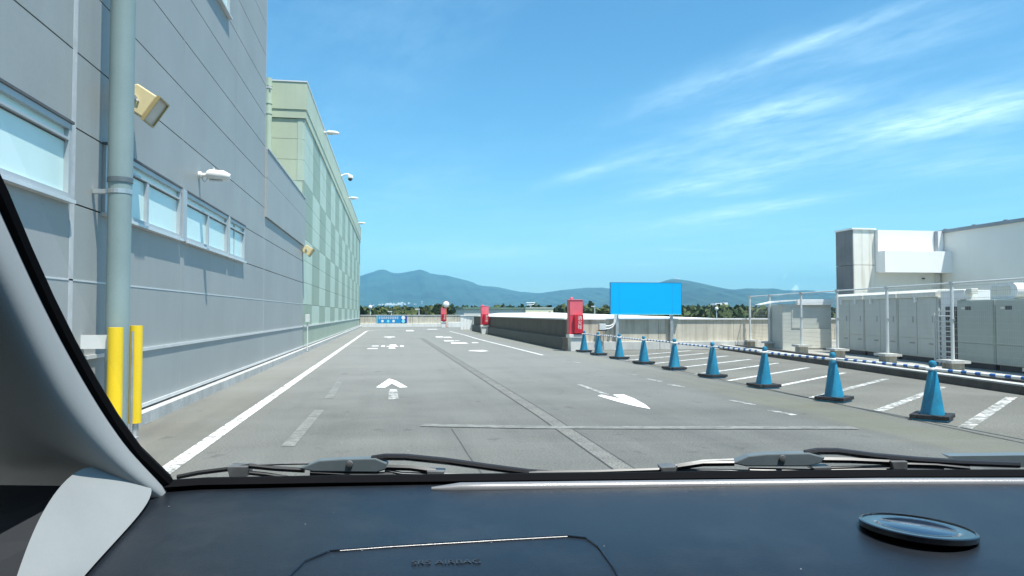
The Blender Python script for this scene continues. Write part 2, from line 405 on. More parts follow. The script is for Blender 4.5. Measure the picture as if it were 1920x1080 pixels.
# ------------------------------------------------------------------ mesh helpers
class MB:
    def __init__(s, off=(0, 0, 0)):
        s.v, s.f, s.off = [], [], Vector(off)

    def add(s, vs, fs):
        k = len(s.v)
        s.v += [tuple(Vector(p) - s.off) for p in vs]
        s.f += [tuple(i + k for i in f) for f in fs]
        return s

    def box(s, x0, x1, y0, y1, z0, z1):
        vs = [(x, y, z) for z in (z0, z1) for y in (y0, y1) for x in (x0, x1)]
        return s.add(vs, [(0, 2, 3, 1), (4, 5, 7, 6), (0, 1, 5, 4), (2, 6, 7, 3), (0, 4, 6, 2), (1, 3, 7, 5)])

    def hexa(s, bot, top):
        return s.add(list(bot) + list(top), [(3, 2, 1, 0), (4, 5, 6, 7), (0, 1, 5, 4), (1, 2, 6, 5), (2, 3, 7, 6), (3, 0, 4, 7)])

    def tube(s, pts, r, n=10, caps=True):
        pts = [Vector(p) for p in pts]
        rs = r if hasattr(r, '__len__') else [r] * len(pts)
        rings, up = [], None
        for i, p in enumerate(pts):
            t = (pts[min(i + 1, len(pts) - 1)] - pts[max(i - 1, 0)]).normalized()
            if up is None:
                up = t.orthogonal().normalized()
            up = (up - t * up.dot(t)).normalized()
            sd = t.cross(up)
            rings.append([p + (up * math.cos(a) + sd * math.sin(a)) * rs[i] for a in [2 * math.pi * j / n for j in range(n)]])
        vs = [v for rg in rings for v in rg]
        fs = []
        for i in range(len(pts) - 1):
            for j in range(n):
                a, c_ = i * n + j, i * n + (j + 1) % n
                fs.append((a, c_, c_ + n, a + n))
        if caps:
            fs.append(tuple(range(n))[::-1])
            fs.append(tuple((len(pts) - 1) * n + j for j in range(n)))
        return s.add(vs, fs)

    def prism(s, poly, d):
        """poly: 3d loop, d: extrusion vector"""
        d = Vector(d)
        n = len(poly)
        vs = [Vector(p) for p in poly] + [Vector(p) + d for p in poly]
        fs = [tuple(range(n)), tuple(range(2 * n - 1, n - 1, -1))]
        fs += [(i, i + n, (i + 1) % n + n, (i + 1) % n) for i in range(n)]
        return s.add(vs, fs)

    def lathe(s, prof, n=16, o=(0, 0, 0)):
        vs, fs = [], []
        for (r, z) in prof:
            for j in range(n):
                a = 2 * math.pi * j / n
                vs.append((o[0] + r * math.cos(a), o[1] + r * math.sin(a), o[2] + z))
        for i in range(len(prof) - 1):
            for j in range(n):
                a, c_ = i * n + j, i * n + (j + 1) % n
                fs.append((a, c_, c_ + n, a + n))
        fs.append(tuple(range(n))[::-1])
        fs.append(tuple((len(prof) - 1) * n + j for j in range(n)))
        return s.add(vs, fs)

    def grid(s, rows):
        n = len(rows[0])
        vs = [p for r in rows for p in r]
        fs = [(i * n + j, i * n + j + 1, (i + 1) * n + j + 1, (i + 1) * n + j) for i in range(len(rows) - 1) for j in range(n - 1)]
        return s.add(vs, fs)

    def mesh(s, name):
        me = bpy.data.meshes.new(name)
        me.from_pydata(s.v, [], s.f)
        bm = bmesh.new()
        bm.from_mesh(me)
        bmesh.ops.recalc_face_normals(bm, faces=bm.faces)
        bm.to_mesh(me)
        bm.free()
        return me

    def build(s, name, m, parent=None, smooth=False, bevel=0.0, label=None, keep=False):
        if keep:
            me = bpy.data.meshes.new(name)
            me.from_pydata(s.v, [], s.f)
        else:
            me = s.mesh(name)
        me.materials.append(M[m] if isinstance(m, str) else m)
        o = bpy.data.objects.new(name, me)
        col.objects.link(o)
        if parent:
            o.parent = parent
        if smooth:
            me.polygons.foreach_set('use_smooth', [True] * len(me.polygons))
            me.set_sharp_from_angle(angle=R(40))
        if bevel:
            bv = o.modifiers.new('bevel', 'BEVEL')
            bv.width = bevel
            bv.segments = 2
            bv.limit_method = 'ANGLE'
        if label:
            o['label'] = label
        return o


def tag(o, label=None, cat=None, group=None, kind=None):
    if label:
        o['label'] = label
    if cat:
        o['category'] = cat
    if group:
        o['group'] = group
    if kind:
        o['kind'] = kind
    return o


def empty(name, loc=(0, 0, 0), rz=0.0):
    o = bpy.data.objects.new(name, None)
    col.objects.link(o)
    o.location = loc
    o.rotation_euler = (0, 0, rz)
    o.empty_display_size = 0.1
    return o


def copy_tree(o, parent=None):
    c = o.copy()
    col.objects.link(c)
    c.parent = parent
    for ch in o.children:
        copy_tree(ch, c)
    return c


def text_mesh(txt, size):
    cu = bpy.data.curves.new('lettering', 'FONT')
    cu.body = txt
    cu.size = size
    cu.extrude = 0.0002
    cu.align_x = 'CENTER'
    cu.align_y = 'CENTER'
    o = bpy.data.objects.new('lettering', cu)
    col.objects.link(o)
    bpy.context.view_layer.update()
    dg = bpy.context.evaluated_depsgraph_get()
    me = bpy.data.meshes.new_from_object(o.evaluated_get(dg))
    bpy.data.objects.remove(o)
    return me


def text_obj(txt, size, m, parent, mat4, name='lettering'):
    me = text_mesh(txt, size)
    me.materials.clear()
    me.materials.append(M[m])
    o = bpy.data.objects.new(name, me)
    col.objects.link(o)
    o.parent = parent
    o.matrix_local = mat4
    return o


# ------------------------------------------------------------------ ground and decks
tag(MB().box(-9800, 9800, -900, 12600, -10.5, -10).build('ground', 'ground'), kind='structure')
deck = MB()
deck.add([(-3.2, -14, 0), (6.3, -14, 0), (6.3, 75, 0), (-3.2, 75, 0)], [(0, 1, 2, 3)])
deck.box(-3.2, 7.2, -14, 75, -9.9, -0.02)
parking_deck = deck.build('parking_deck', 'asphalt')
tag(parking_deck, kind='structure')
bay = MB()
bay.add([(6.3, -14, -0.002), (24, -14, -0.002), (24, 26.4, -0.002), (6.3, 26.4, -0.002)], [(0, 1, 2, 3)])
bay.box(7.2, 24, -14, 26.4, -9.9, -0.03)
bay_floor = bay.build('parking_bay_floor', 'bay_asphalt')
tag(bay_floor, kind='structure')


def strip(pts, wd, z, name, m, parent, label=None):
    """flat ribbon along pts (list of (x,y))"""
    pts = [Vector((p[0], p[1])) for p in pts]
    L, Rr = [], []
    for i, p in enumerate(pts):
        t = (pts[min(i + 1, len(pts) - 1)] - pts[max(i - 1, 0)]).normalized()
        n = Vector((-t.y, t.x)) * wd / 2
        L.append((p.x + n.x, p.y + n.y, z))
        Rr.append((p.x - n.x, p.y - n.y, z))
    mb = MB()
    k = len(pts)
    mb.add(L + Rr, [(i, i + k, i + 1 + k, i + 1) for i in range(k - 1)])
    return mb.build(name, m, parent, label=label)


def flat(polys, z, name, m, parent, label=None):
    mb = MB()
    for p in polys:
        mb.add([(x, y, z) for x, y in p], [tuple(range(len(p)))])
    return mb.build(name, m, parent, label=label)


P4 = 0.004
# white edge line on the left, turning right at the far end
pts = [(-1.84, y) for y in (-6, 0, 6, 10, 15, 20, 26, 34, 42, 50, 56)]
for a in range(1, 8):
    t = a / 7 * math.pi / 2
    pts.append((-1.84 + 4.6 * (1 - math.cos(t)), 56 + 6.5 * math.sin(t)))
strip(pts, 0.15, P4, 'edge_line', 'paint', parking_deck, 'white edge line running along the grey wall')
strip([(4.66, 22.9), (4.52, 29.6), (4.36, 37), (4.36, 45.5), (4.2, 55)], 0.12, P4, 'edge_line', 'paint', parking_deck, 'white edge line beside the shaded ramp wall')
# pale trench strip with two joints
strip([(1.92, -6), (1.92, 9.6), (1.86, 14.6), (1.72, 25.5), (1.55, 40)], 0.17, P4, 'trench_strip', 'joint_strip', parking_deck)
for dx in (-0.095, 0.095):
    strip([(1.92 + dx, -6), (1.92 + dx, 9.6), (1.86 + dx, 14.6), (1.72 + dx, 25.5), (1.55 + dx, 40)], 0.008, P4 * 1.4, 'expansion_joint', 'joint_dark', parking_deck)
strip([(0.67, 8.5), (0.69, 7.6), (0.70, 6.9), (0.73, 6.0), (0.74, 3.5)], 0.009, P4, 'crack', 'joint_dark', parking_deck)
strip([(0.35, 8.78), (1.6, 8.41), (3.4, 8.09), (5.2, 7.8)], 0.20, P4 * 2, 'faded_cross_line', 'paint_ghost', parking_deck)
strip([(-0.98, 15.1), (-0.95, 11.8)], 0.13, P4, 'faded_lane_line', 'paint_ghost', parking_deck)
strip([(-0.96, 10.4), (-1.0, 7.6)], 0.13, P4, 'faded_lane_line', 'paint_ghost', parking_deck)
strip([(3.39, 13.4), (3.41, 11.6)], 0.09, P4, 'faded_arrow_stem', 'paint_worn', parking_deck)
for (y0, y1) in ((15.5, 15.2), (14.3, 13.7), (13.2, 12.6), (10.6, 10.0), (9.4, 8.9)):
    strip([(5.02, y0), (5.09, y1)], 0.10, P4, 'faded_dash', 'paint_worn', parking_deck)
strip([(4.86, 19.6), (4.88, 19.2)], 0.12, P4, 'faded_dash', 'paint_worn', parking_deck)
rc = random.Random(4)
for (x, y, n_, ang) in ((-0.6, 9.2, 9, 70), (3.9, 14.5, 10, 120), (0.4, 18.5, 8, 20), (4.3, 8.6, 8, 165), (2.6, 11.8, 7, 60)):
    pts = [(x, y)]
    a_ = R(ang)
    for k in range(n_):
        a_ += rc.uniform(-.5, .5)
        pts.append((pts[-1][0] + .22 * math.cos(a_), pts[-1][1] + .22 * math.sin(a_)))
    strip(pts, .006, P4, 'crack', 'joint_dark', parking_deck)
# arrows
flat([[(-0.05, 15.15), (0.08, 14.7), (0.28, 13.35), (0.14, 13.3), (0.005, 14.1), (-0.11, 13.35), (-0.27, 13.4), (-0.12, 14.6)]], P4, 'arrow_head', 'paint_fresh', parking_deck, 'white arrow head pointing away in the near left lane')
flat([[(-0.03, 13.0), (0.09, 13.0), (0.09, 12.72), (-0.03, 12.72)]], P4, 'arrow_stem', 'paint', parking_deck)
strip([(0.03, 12.7), (0.03, 11.5)], 0.15, P4, 'arrow_stem', 'paint_worn', parking_deck)
flat([[(3.48, 9.78), (3.38, 10.1), (3.28, 10.75), (3.22, 11.5), (3.32, 11.62), (3.45, 10.98), (3.50, 11.6), (3.68, 11.62), (3.66, 11.0), (3.58, 10.3)]], P4, 'arrow_head', 'paint_fresh', parking_deck, 'white arrow head pointing toward the camera in the right lane')
flat([[(2.78, 26.4), (3.2, 26.5), (3.32, 25.7), (3.02, 25.5), (2.62, 26.0)]], P4, 'arrow_head', 'paint_fresh', parking_deck, 'small white arrow in the right lane before the ramp wall')


def letters(cx_, cy_, shapes):
    polys = []
    for (x, y, ww, hh) in shapes:
        polys.append([(cx_ + x, cy_ + y), (cx_ + x + ww, cy_ + y), (cx_ + x + ww * 0.9, cy_ + y + hh), (cx_ + x + ww * 0.1, cy_ + y + hh)])
    return polys


flat(letters(0.0, 28.2, [(-0.12, 0, .26, 1.0), (-0.22, 1.6, .5, .45), (-0.1, 2.2, .3, 1.3), (-0.42, 1.7, .16, .9), (.32, 1.6, .16, .9), (-0.9, -0.2, .4, .55), (-0.8, 2.0, .3, .5)]), P4, 'road_lettering', 'paint_fresh', parking_deck, 'white painted lettering in the left lane')
flat(letters(-0.15, 40.5, [(-0.3, 1.2, .65, .9), (-0.08, 0, .2, 1.2)]), P4, 'arrow_head', 'paint_fresh', parking_deck, 'distant small white arrow in the left lane')
flat(letters(1.3, 56, [(-0.25, 0, .6, 3.2)]), P4, 'road_lettering', 'paint_fresh', parking_deck)
flat(letters(3.2, 61.5, [(-0.35, 0, .9, 1.4)]), P4, 'road_lettering', 'paint_fresh', parking_deck)
flat(letters(2.85, 40.5, [(-0.45, 0.6, .45, 1.5), (-0.05, 0, .45, 1.2)]), P4, 'road_lettering', 'paint_fresh', parking_deck)
flat(letters(2.9, 32.4, [(-0.35, 0, .75, 1.2), (-0.45, 2.8, .5, 1.2), (.05, 3.0, .25, .5), (.62, .5, .3, .7)]), P4, 'road_lettering', 'paint_fresh', parking_deck)
# gutter joint
strip([(6.24, -6), (6.27, 7), (6.36, 10.5), (6.46, 15.5), (6.52, 20), (6.55, 25)], 0.03, P4, 'gutter_joint', 'joint_dark', parking_deck)

# angled bay lines
for i, (y, w_, m) in enumerate([(4.4, .12, 'paint_worn'), (5.95, .12, 'paint_worn'), (7.50, .15, 'paint_bay'), (9.02, .14, 'paint_bay'), (10.60, .13, 'paint_bay'), (12.05, .11, 'paint'), (13.55, .11, 'paint'), (15.1, .11, 'paint'), (16.7, .11, 'paint'), (18.3, .11, 'paint'), (19.9, .11, 'paint'), (21.4, .11, 'paint')]):
    x1 = 9.55 + max(0, min(0.8, (y - 7.5) * 0.06))
    strip([(6.42, y + .1), (x1, y + .1 + (x1 - 6.42) * 0.865)], w_, P4 - 0.002, 'bay_line', m, bay_floor)
flat([[(8.0, 7.6), (8.25, 7.72), (8.28, 7.66), (8.05, 7.55)], [(7.8, 7.6), (7.93, 7.68), (7.95, 7.63)]], P4 - 0.002, 'faded_bay_number', 'paint_worn', bay_floor)

# ------------------------------------------------------------------ kerb and verge along the fence (rotated about 7 degrees)
FA = Vector((11.37, 13.73, 0))
FR = R(7.6)
kerb = empty('kerb', (10.02, 10.58, 0), -R(6.9))
tag(kerb, kind='structure')
kl = 2.0
i = 0
proto_top = MB().box(0, .22, .006, kl - .006, 0.03, .155).mesh('kerb_stone')
proto_top.materials.append(M['kerb_stone'])
proto_front = MB().box(-.05, -.002, .01, kl - .01, 0, .135).mesh('kerb_face')
proto_front.materials.append(M['kerb_dark'])
for k in range(-5, 8):
    for me, nm in ((proto_top, 'kerb_stone'), (proto_front, 'kerb_face')):
        o = bpy.data.objects.new(nm, me)
        col.objects.link(o)
        o.parent = kerb
        o.location = (0, k * kl, 0)
vg = MB()
vg.box(.222, 9.0, -10, 16.0, 0.01, .10)
vg.build('verge', 'strip_concrete', kerb)
vg = MB()
vg.box(.55, .75, -10, 16, .10, .155)
vg.build('gravel_edging', 'kerb_dark', kerb)

# ------------------------------------------------------------------ mesh fence
fence = empty('mesh_fence', FA, -FR)
tag(fence, 'white wire mesh fence on concrete blocks in front of the outdoor units', 'fence')
FZ = 0.10
posts = [-10.2, -7.65, -5.1, -2.55, 0.0, 2.53, 5.12, 7.5, 10.1, 12.05]
blk = MB().box(-.13, .13, -.17, .17, FZ, .29).mesh('foot_block')
blk.materials.append(M['concrete'])
blk2 = MB().box(-.20, .20, -.27, .27, .291, .35).mesh('foot_cap')
blk2.materials.append(M['concrete_light'])
pm = MB().tube([(0, 0, .28), (0, 0, 1.94)], .035, 10).mesh('post')
pm.materials.append(M['steel_white'])
cm = MB().tube([(0, 0, 1.15), (0, 0, 1.19)], .050, 10).mesh('post_clamp')
cm.materials.append(M['steel'])
cm2 = MB().tube([(0, 0, 1.90), (0, 0, 1.955)], .055, 10).mesh('post_cap')
cm2.materials.append(M['steel'])
for y in posts:
    for me, nm in ((blk, 'foot_block'), (blk2, 'foot_cap'), (pm, 'post'), (cm, 'post_clamp'), (cm2, 'post_cap')):
        o = bpy.data.objects.new(nm, me)
        col.objects.link(o)
        o.parent = fence
        o.location = (0, y, 0)
MB().tube([(0, posts[0], 1.925), (0, posts[-1], 1.925)], .018, 8).build('top_rail', 'steel_white', fence)
for a, c_ in zip(posts, posts[1:]):
    mb = MB()
    z = .36
    while z < 1.9:
        mb.box(.042, .047, a, c_, z, z + .005)
        z += .125
    y = a + .05
    while y < c_:
        mb.box(.0475, .049, y, y + .0018, .33, 1.90)
        y += .06
    o = mb.build('wire_mesh', 'wire', fence)

# ------------------------------------------------------------------ outdoor units behind the fence (in the fence's rotated frame)


def fl(x, y):
    """fence-frame (across, along) -> world"""
    return Vector((FA.x + x * math.cos(FR) + y * math.sin(FR), FA.y - x * math.sin(FR) + y * math.cos(FR), 0))


def ac_unit(x, y, ln, h, label, casing='unit_grey', dep=.80, cap=True, hooks=2):
    p = fl(x, y)
    r = empty('outdoor_unit', (p.x, p.y, FZ), -FR)
    tag(r, label, 'air conditioner', 'outdoor units behind the mesh fence')
    MB().box(.04, dep - .04, .05, ln - .05, 0, .12).build('feet', 'unit_dark', r)
    MB().box(0, dep, .004, ln - .004, .125, h).build('casing', casing, r, bevel=.012)
    n = 2 if ln > 1.5 else 1
    for k in range(n):
        a = .03 + (ln - .06) / n * k
        e = a + (ln - .06) / n
        MB().box(-.014, -.001, a + .012, e - .012, .17, h * .36).build('front_panel', casing, r, bevel=.004)
        MB().box(-.014, -.001, a + .012, e - .012, h * .36 + .012, h - .03).build('front_panel', casing, r, bevel=.004)
        if cap:
            MB().box(-.017, -.0145, a + .10, a + .34, .44, .48).build('handle_slot', 'slot_shade', r)
            MB().box(-.017, -.0145, a + .14, a + .20, h * .60, h * .70).build('data_plate', 'slot_shade', r)
        else:
            MB().box(-.017, -.0145, e - .50, e - .30, h - .22, h - .14).build('data_plate', 'unit_dark', r)
            MB().box(-.017, -.0145, e - .28, e - .16, h - .20, h - .16).build('badge', 'unit_cream', r)
    if cap:
        mb = MB().prism([(-.05, .02, h - .02), (-.05, .02, h + .10), (.06, .02, h + .17), (dep, .02, h + .17), (dep, .02, h + .005)], (0, ln - .04, 0))
        mb.build('top_cover', 'unit_cream', r, bevel=.01)
    for k in range(hooks):
        yy = ln * (k + .5) / hooks
        MB().box(-.07, -.016, yy - .035, yy + .035, h - .14, h).build('cover_strap', 'white', r)
    return r


UX = 1.25
ac_unit(UX, 2.54, 1.76, 1.62, 'grey outdoor unit under a cream cover, nearest the white ladder', hooks=1)
ac_unit(UX, 4.32, 1.76, 1.62, 'grey outdoor unit under a cream cover, in the middle of its row of three', hooks=2)
ac_unit(UX, 6.10, 1.76, 1.62, 'grey outdoor unit under a cream cover, farthest left of the row of three', hooks=2)
ac_unit(UX - .1, .38, 1.28, 1.50, 'greenish grey outdoor unit right of the white ladder under a white duct hood', 'unit_green', cap=False, hooks=0)
ac_unit(UX - .1, -.75, 1.11, 1.50, 'greenish grey outdoor unit at the right edge of the photo behind the fence', 'unit_green', cap=False, hooks=0)
ac_unit(UX - .1, -1.88, 1.11, 1.50, 'greenish grey outdoor unit just past the right edge beside the fence', 'unit_green', cap=False, hooks=0)
# white duct hoods over the green units
for k, (y, lab) in enumerate(((.02, 'rounded white duct hood above the green unit right of the ladder'), (-1.02, 'rounded white duct hood cut by the right edge of the photo'))):
    p = fl(UX + .15, y)
    r = empty('duct_hood', (p.x, p.y, FZ + 1.505), -FR)
    tag(r, lab, 'duct', 'duct hoods on the green units')
    prof = [(0, 0)]
    loop = [(0, 0, 0)]
    for j in range(9):
        t = R(-90 + j * 22.5)
        loop.append((0, 1.0 - .75 + .0 + .17 * math.cos(t), .17 + .17 * math.sin(t)))
    loop = [(0, .85, 0.0)] + [(0, .17 + .17 * -math.cos(R(-90 + j * 22.5)), .17 + .17 * math.sin(R(-90 + j * 22.5))) for j in range(9)] + [(0, .85, .34)]
    MB().prism(loop, (.45, 0, 0)).build('hood', 'white', r, smooth=True)
    MB().box(-.012, -.002, .22, .80, .10, .27).build('hood_opening', 'unit_cream', r)
    MB().box(.1, .3, .10, .24, -.003, .03).build('hood_foot', 'steel_white', r)
# cream end cabinet with ladder
p = fl(UX - .02, 1.72)
r = empty('cream_cabinet', (p.x, p.y, FZ), -FR)
tag(r, 'tall cream cabinet with open dark grille behind the white ladder', 'cabinet')
MB().box(.06, .85, .0, .78, .0, 1.74).build('body', 'white', r, bevel=.01)
MB().box(.035, .058, .02, .56, .12, 1.36).build('grille_recess', 'unit_dark', r)
MB().box(-.10, .20, -.36, -.003, 1.52, 1.74).build('side_box', 'white', r, bevel=.01)
MB().box(-.06, .10, -.56, -.362, 1.64, 1.76).build('side_cowl', 'unit_cream', r, bevel=.01)
p = fl(UX - .12, 1.80)
r = empty('ladder', (p.x, p.y, FZ), -FR)
tag(r, 'white steel ladder standing against the cream cabinet behind the fence', 'ladder')
for y in (0, .52, .70):
    MB().tube([(0, y, .0), (0, y, 1.34 if y < .6 else 1.22)], .022, 8).build('stile', 'steel_white', r)
for k in range(11):
    MB().tube([(0, .02, .08 + k * .118), (0, .50, .08 + k * .118)], .013, 8).build('rung', 'steel_white', r)
for k in range(5):
    MB().tube([(0, .54, .10 + k * .236), (0, .70, .10 + k * .236)], .009, 6).build('stay', 'steel_white', r)

# small grey equipment box near the parapet
r = empty('equipment_box', (12.62, 22.75, FZ), -FR)
tag(r, 'small grey equipment box with a cream lower hatch near the parapet corner', 'equipment box')
MB().box(0, 1.62, 0, 1.3, .03, 1.50).build('body', 'unit_grey', r, bevel=.012)
MB().box(.30, 1.60, -.018, -.002, .72, 1.40).build('front_panel', 'unit_grey', r, bevel=.004)
MB().box(.64, 1.60, -.05, -.003, .08, .70).build('lower_hatch', 'unit_cream', r, bevel=.006)
MB().box(.45, 1.62, -.14, -.002, 1.48, 1.66).build('top_hood', 'white', r, bevel=.01)
mb = MB()
mb.prism([(-.75, -.1, 1.50), (-.3, -.1, 1.60), (.44, -.1, 1.66), (.44, -.1, 1.62), (-.3, -.1, 1.555), (-.75, -.1, 1.475)], (0, .5, 0))
mb.build('side_canopy', 'white', r)
MB().box(-.05, 1.65, -.1, 1.3, 0, .028).build('base', 'concrete_light', r)

# ------------------------------------------------------------------ left building: grey panelled
XW = -3.0
ROWS = [0.20, 0.86] + [1.62 + .73 * k for k in range(0, 16)]
gb = empty('grey_building', (XW, 8, 0))
tag(gb, 'tall grey panel clad building with ribbon windows along the left side', 'building')
OF = (XW, 8, 0)
mb = MB(OF)
mb.box(-16, XW - .062, -10, 18.40, 0, 12.6)
mb.box(-16, XW - .062, 18.40, 26.28, 0, 5.20)
mb.build('wall', 'grey_core', gb)
win_rows = {3: None}
WINS = [(4.3, 7.50), (8.35, 11.17), (11.44, 14.22), (14.36, 15.84)]
ZW0, ZW1 = 2.36, 3.07
VJ = [-10.0, -6.9, -3.25, .40, 4.05, 7.62, 11.36, 14.98, 18.40]


def cut(y0, y1, wins):
    segs = [(y0, y1)]
    for (a, c_) in wins:
        ns = []
        for (s0, s1) in segs:
            if c_ <= s0 or a >= s1:
                ns.append((s0, s1))
            else:
                if a - s0 > .02:
                    ns.append((s0, a))
                if s1 - c_ > .02:
                    ns.append((c_, s1))
        segs = ns
    return segs


UPW = [(11.5, 14.2)]
for ri in range(len(ROWS) - 1):
    z0, z1 = ROWS[ri], ROWS[ri + 1]
    for vi in range(len(VJ) - 1):
        wins = WINS if abs(z0 - 2.35) < .05 else (UPW if abs(z0 - 6.73) < .05 else [])
        for (y0, y1) in cut(VJ[vi], VJ[vi + 1], wins):
            MB(OF).box(XW - .06, XW, y0 + .004, y1 - .004, z0 + .008, z1 - .008).build('cladding_panel', 'grey_panel' if (ri + vi) % 2 else 'grey_panel_b', gb)
# lower wing panels
for ri in range(len(ROWS) - 1):
    z0, z1 = ROWS[ri], min(ROWS[ri + 1], 3.60)
    if z1 - z0 < .1:
        continue
    for (y0, y1) in ((18.40, 22.3), (22.3, 26.28)):
        MB(OF).box(XW - .06, XW, y0 + .004, y1 - .004, z0 + .008, z1 - .008).build('cladding_panel', 'grey_panel', gb)
for (y0, y1) in ((18.40, 26.28),):
    for (z0, z1) in ((3.60, 4.54), (4.54, 5.22)):
        MB(OF).box(XW - .06, XW + .05, y0 + .004, y1, z0 + .004, z1 - .004).build('parapet_panel', 'grey_panel_b', gb)
MB(OF).box(XW - .3, XW + .07, 18.41, 26.30, 5.222, 5.26).build('coping', 'alu', gb)
# pale sealant lines at the vertical joints, pale flashing band, plinth
MB(OF).box(XW - .058, XW + .004, 7.575, 7.665, .22, 12.5).build('pilaster_strip', 'sealant', gb)
for y in (11.36, 14.98, 18.39):
    MB(OF).box(XW - .058, XW + .0015, y - .010, y + .010, .22, 12.5 if y < 18 else 12.5).build('sealant_line', 'grey_panel_b' if y < 18 else 'sealant', gb)
MB(OF).box(XW + .001, XW + .022, -10, 26.28, .845, .885).build('band_flashing', 'flashing', gb)
MB(OF).box(XW - .059, XW + .004, -10, 26.28, 1.612, 1.628).build('band_flashing', 'flashing', gb)
MB(OF).box(XW - .05, XW + .03, -10, 26.28, .165, .205).build('drip_flashing', 'flashing', gb)
MB(OF).box(XW - .06, XW + .012, -10, 26.28, .10, .163).build('base_gap', 'black_gap', gb)
# window units
for (y0, y1), mull in zip(WINS + UPW, ([5.9], [9.75], [12.83], [], [12.85])):
    zb, zt = (ZW0, ZW1) if (y0, y1) != UPW[0] else (6.74, 7.45)
    win = empty('window', (0, 0, 0))
    win.parent = gb
    f = MB(OF)
    fw = .055
    f.box(XW - .02, XW + .035, y0, y1, zt - fw, zt)
    f.box(XW - .02, XW + .035, y0, y1, zb, zb + fw)
    f.box(XW - .02, XW + .034, y0, y0 + fw, zb + fw, zt - fw)
    f.box(XW - .02, XW + .034, y1 - fw, y1, zb + fw, zt - fw)
    f.box(XW - .02, XW + .030, y0 + fw, y1 - fw, zt - .16, zt - .135)
    f.build('frame', 'alu', win)
    ys = [y0 + fw] + mull + [y1 - fw]
    for my in mull:
        MB(OF).box(XW - .018, XW + .026, my - .04, my + .04, zb + fw, zt - .16).build('mullion', 'alu', win)
    for a, c_ in zip(ys, ys[1:]):
        MB(OF).box(XW - .03, XW - .012, a, c_, zb + fw, zt - fw).build('pane', 'frosted', win)
        MB(OF).box(XW - .011, XW - .005, a, c_, zt - .174, zt - .163).build('gasket', 'grey_core', win)
    MB(OF).box(XW - .01, XW + .075, y0 - .02, y1 + .02, zb - .035, zb - .001).build('sill', 'flashing', win)
    MB(OF).box(XW - .01, XW + .05, y0 - .02, y1 + .02, zt + .001, zt + .025).build('head_flashing', 'grey_core', win)
for y in (11.305, 14.29):
    MB(OF).box(XW - .02, XW + .055, y - .09 if y < 12 else y - .06, y + .10 if y < 12 else y + .06, ZW0 - .02, ZW1 + .01).build('pier_cover', 'alu', gb)
# concrete kerb at the wall's foot
pl_me = MB().box(-.16, .0, .006, 3.644, 0, .135).mesh('plinth_kerb')
pl_me.materials.append(M['kerb_stone'])
wk = empty('wall_kerb', (XW + .14, -10, 0))
tag(wk, kind='structure')
for k in range(23):
    o = bpy.data.objects.new('kerb_block', pl_me)
    col.objects.link(o)
    o.parent = wk
    o.location = (0, k * 3.65, 0)

# ------------------------------------------------------------------ green building behind
GY0, GY1 = 26.30, 71.9
grn = empty('green_building', (XW, GY0, 0))
tag(grn, 'long green building with a chequered panel facade behind the grey one', 'building')
OG = (XW, GY0, 0)
MB(OG).box(-16, XW - .062, GY0 + .062, GY1, 0, 9.2).build('wall', 'green_core', grn)
GR = [0.20, 0.86, 1.62, 2.38, 3.14, 3.90, 4.55, 5.20, 5.86, 6.57, 7.28, 8.0]
grp = [-1, 1, 0, 0, 0, 1, 1, 1, 0, 0, 0]
ncol = 16
cw = (GY1 - GY0) / ncol
for ri in range(len(GR) - 1):
    for k in range(ncol):
        z0, z1 = GR[ri], GR[ri + 1]
        mname = 'green_plinth' if grp[ri] < 0 else ('green_light' if (k + grp[ri]) % 2 == 0 else 'green_dark')
        y0 = GY0 + k * cw + (.0 if k == 0 else .005)
        MB(OG).box(XW - .06, XW, y0, GY0 + (k + 1) * cw - .005, z0 + .006, z1 - .006).build('cladding_panel', mname, grn)
for (z0, z1, px) in ((8.012, 8.30, .045), (8.306, 9.25, .07)):
    MB(OG).box(XW - .06, XW + px, GY0 - px, GY1, z0, z1).build('fascia', 'green_fascia', grn)
    MB(OG).box(-10, XW - .0605, GY0 - px, GY0 + .06, z0, z1).build('fascia', 'green_fascia', grn)
MB(OG).box(-10, XW + .09, GY0 - .09, GY1, 9.252, 9.29).build('coping', 'coping', grn)
for (z0, z1) in ((5.86, 6.59), (6.59, 7.30), (7.30, 8.0)):
    MB(OG).box(-10, XW - .24, GY0 + .002, GY0 + .06, z0 + .006, z1 - .006).build('end_panel', 'green_fascia', grn)
    MB(OG).box(XW - .236, XW - .0605, GY0 - .01, GY0 + .06, z0 + .002, z1 - .002).build('corner_panel', 'green_light', grn)
MB(OG).box(-10, XW - .0605, GY0 - .002, GY0 + .06, 0, 5.855).build('end_panel', 'green_light', grn)
MB(OG).box(XW + .001, XW + .035, GY0, GY1, .835, .885).build('band_flashing', 'flashing', grn)
MB(OG).box(XW - .05, XW + .03, GY0, GY1, .165, .205).build('drip_flashing', 'flashing', grn)
MB(OG).box(XW - .06, XW + .012, GY0, GY1, .10, .163).build('base_gap', 'black_gap', grn)
# green downpipe on the end wall
gp = empty('green_downpipe', (-4.18, GY0 - .22, 5.2))
tag(gp, 'pale green downpipe at the end wall of the green building', 'downpipe')
MB().tube([(0, 0, 0), (0, 0, 4.08)], .125, 14).build('pipe', 'pipe_green', gp, smooth=True)
for z in (2.85, 3.2, 3.8):
    MB().tube([(0, 0, z), (0, 0, z + .06)], .14, 14).build('socket', 'pipe_green', gp, smooth=True)
for z in (1.45, 3.72):
    MB().tube([(0, 0, z), (0, 0, z + .05)], .138, 14).box(.05, .11, -.15, -.12, z - .02, z + .07).build('clamp', 'steel_white', gp)

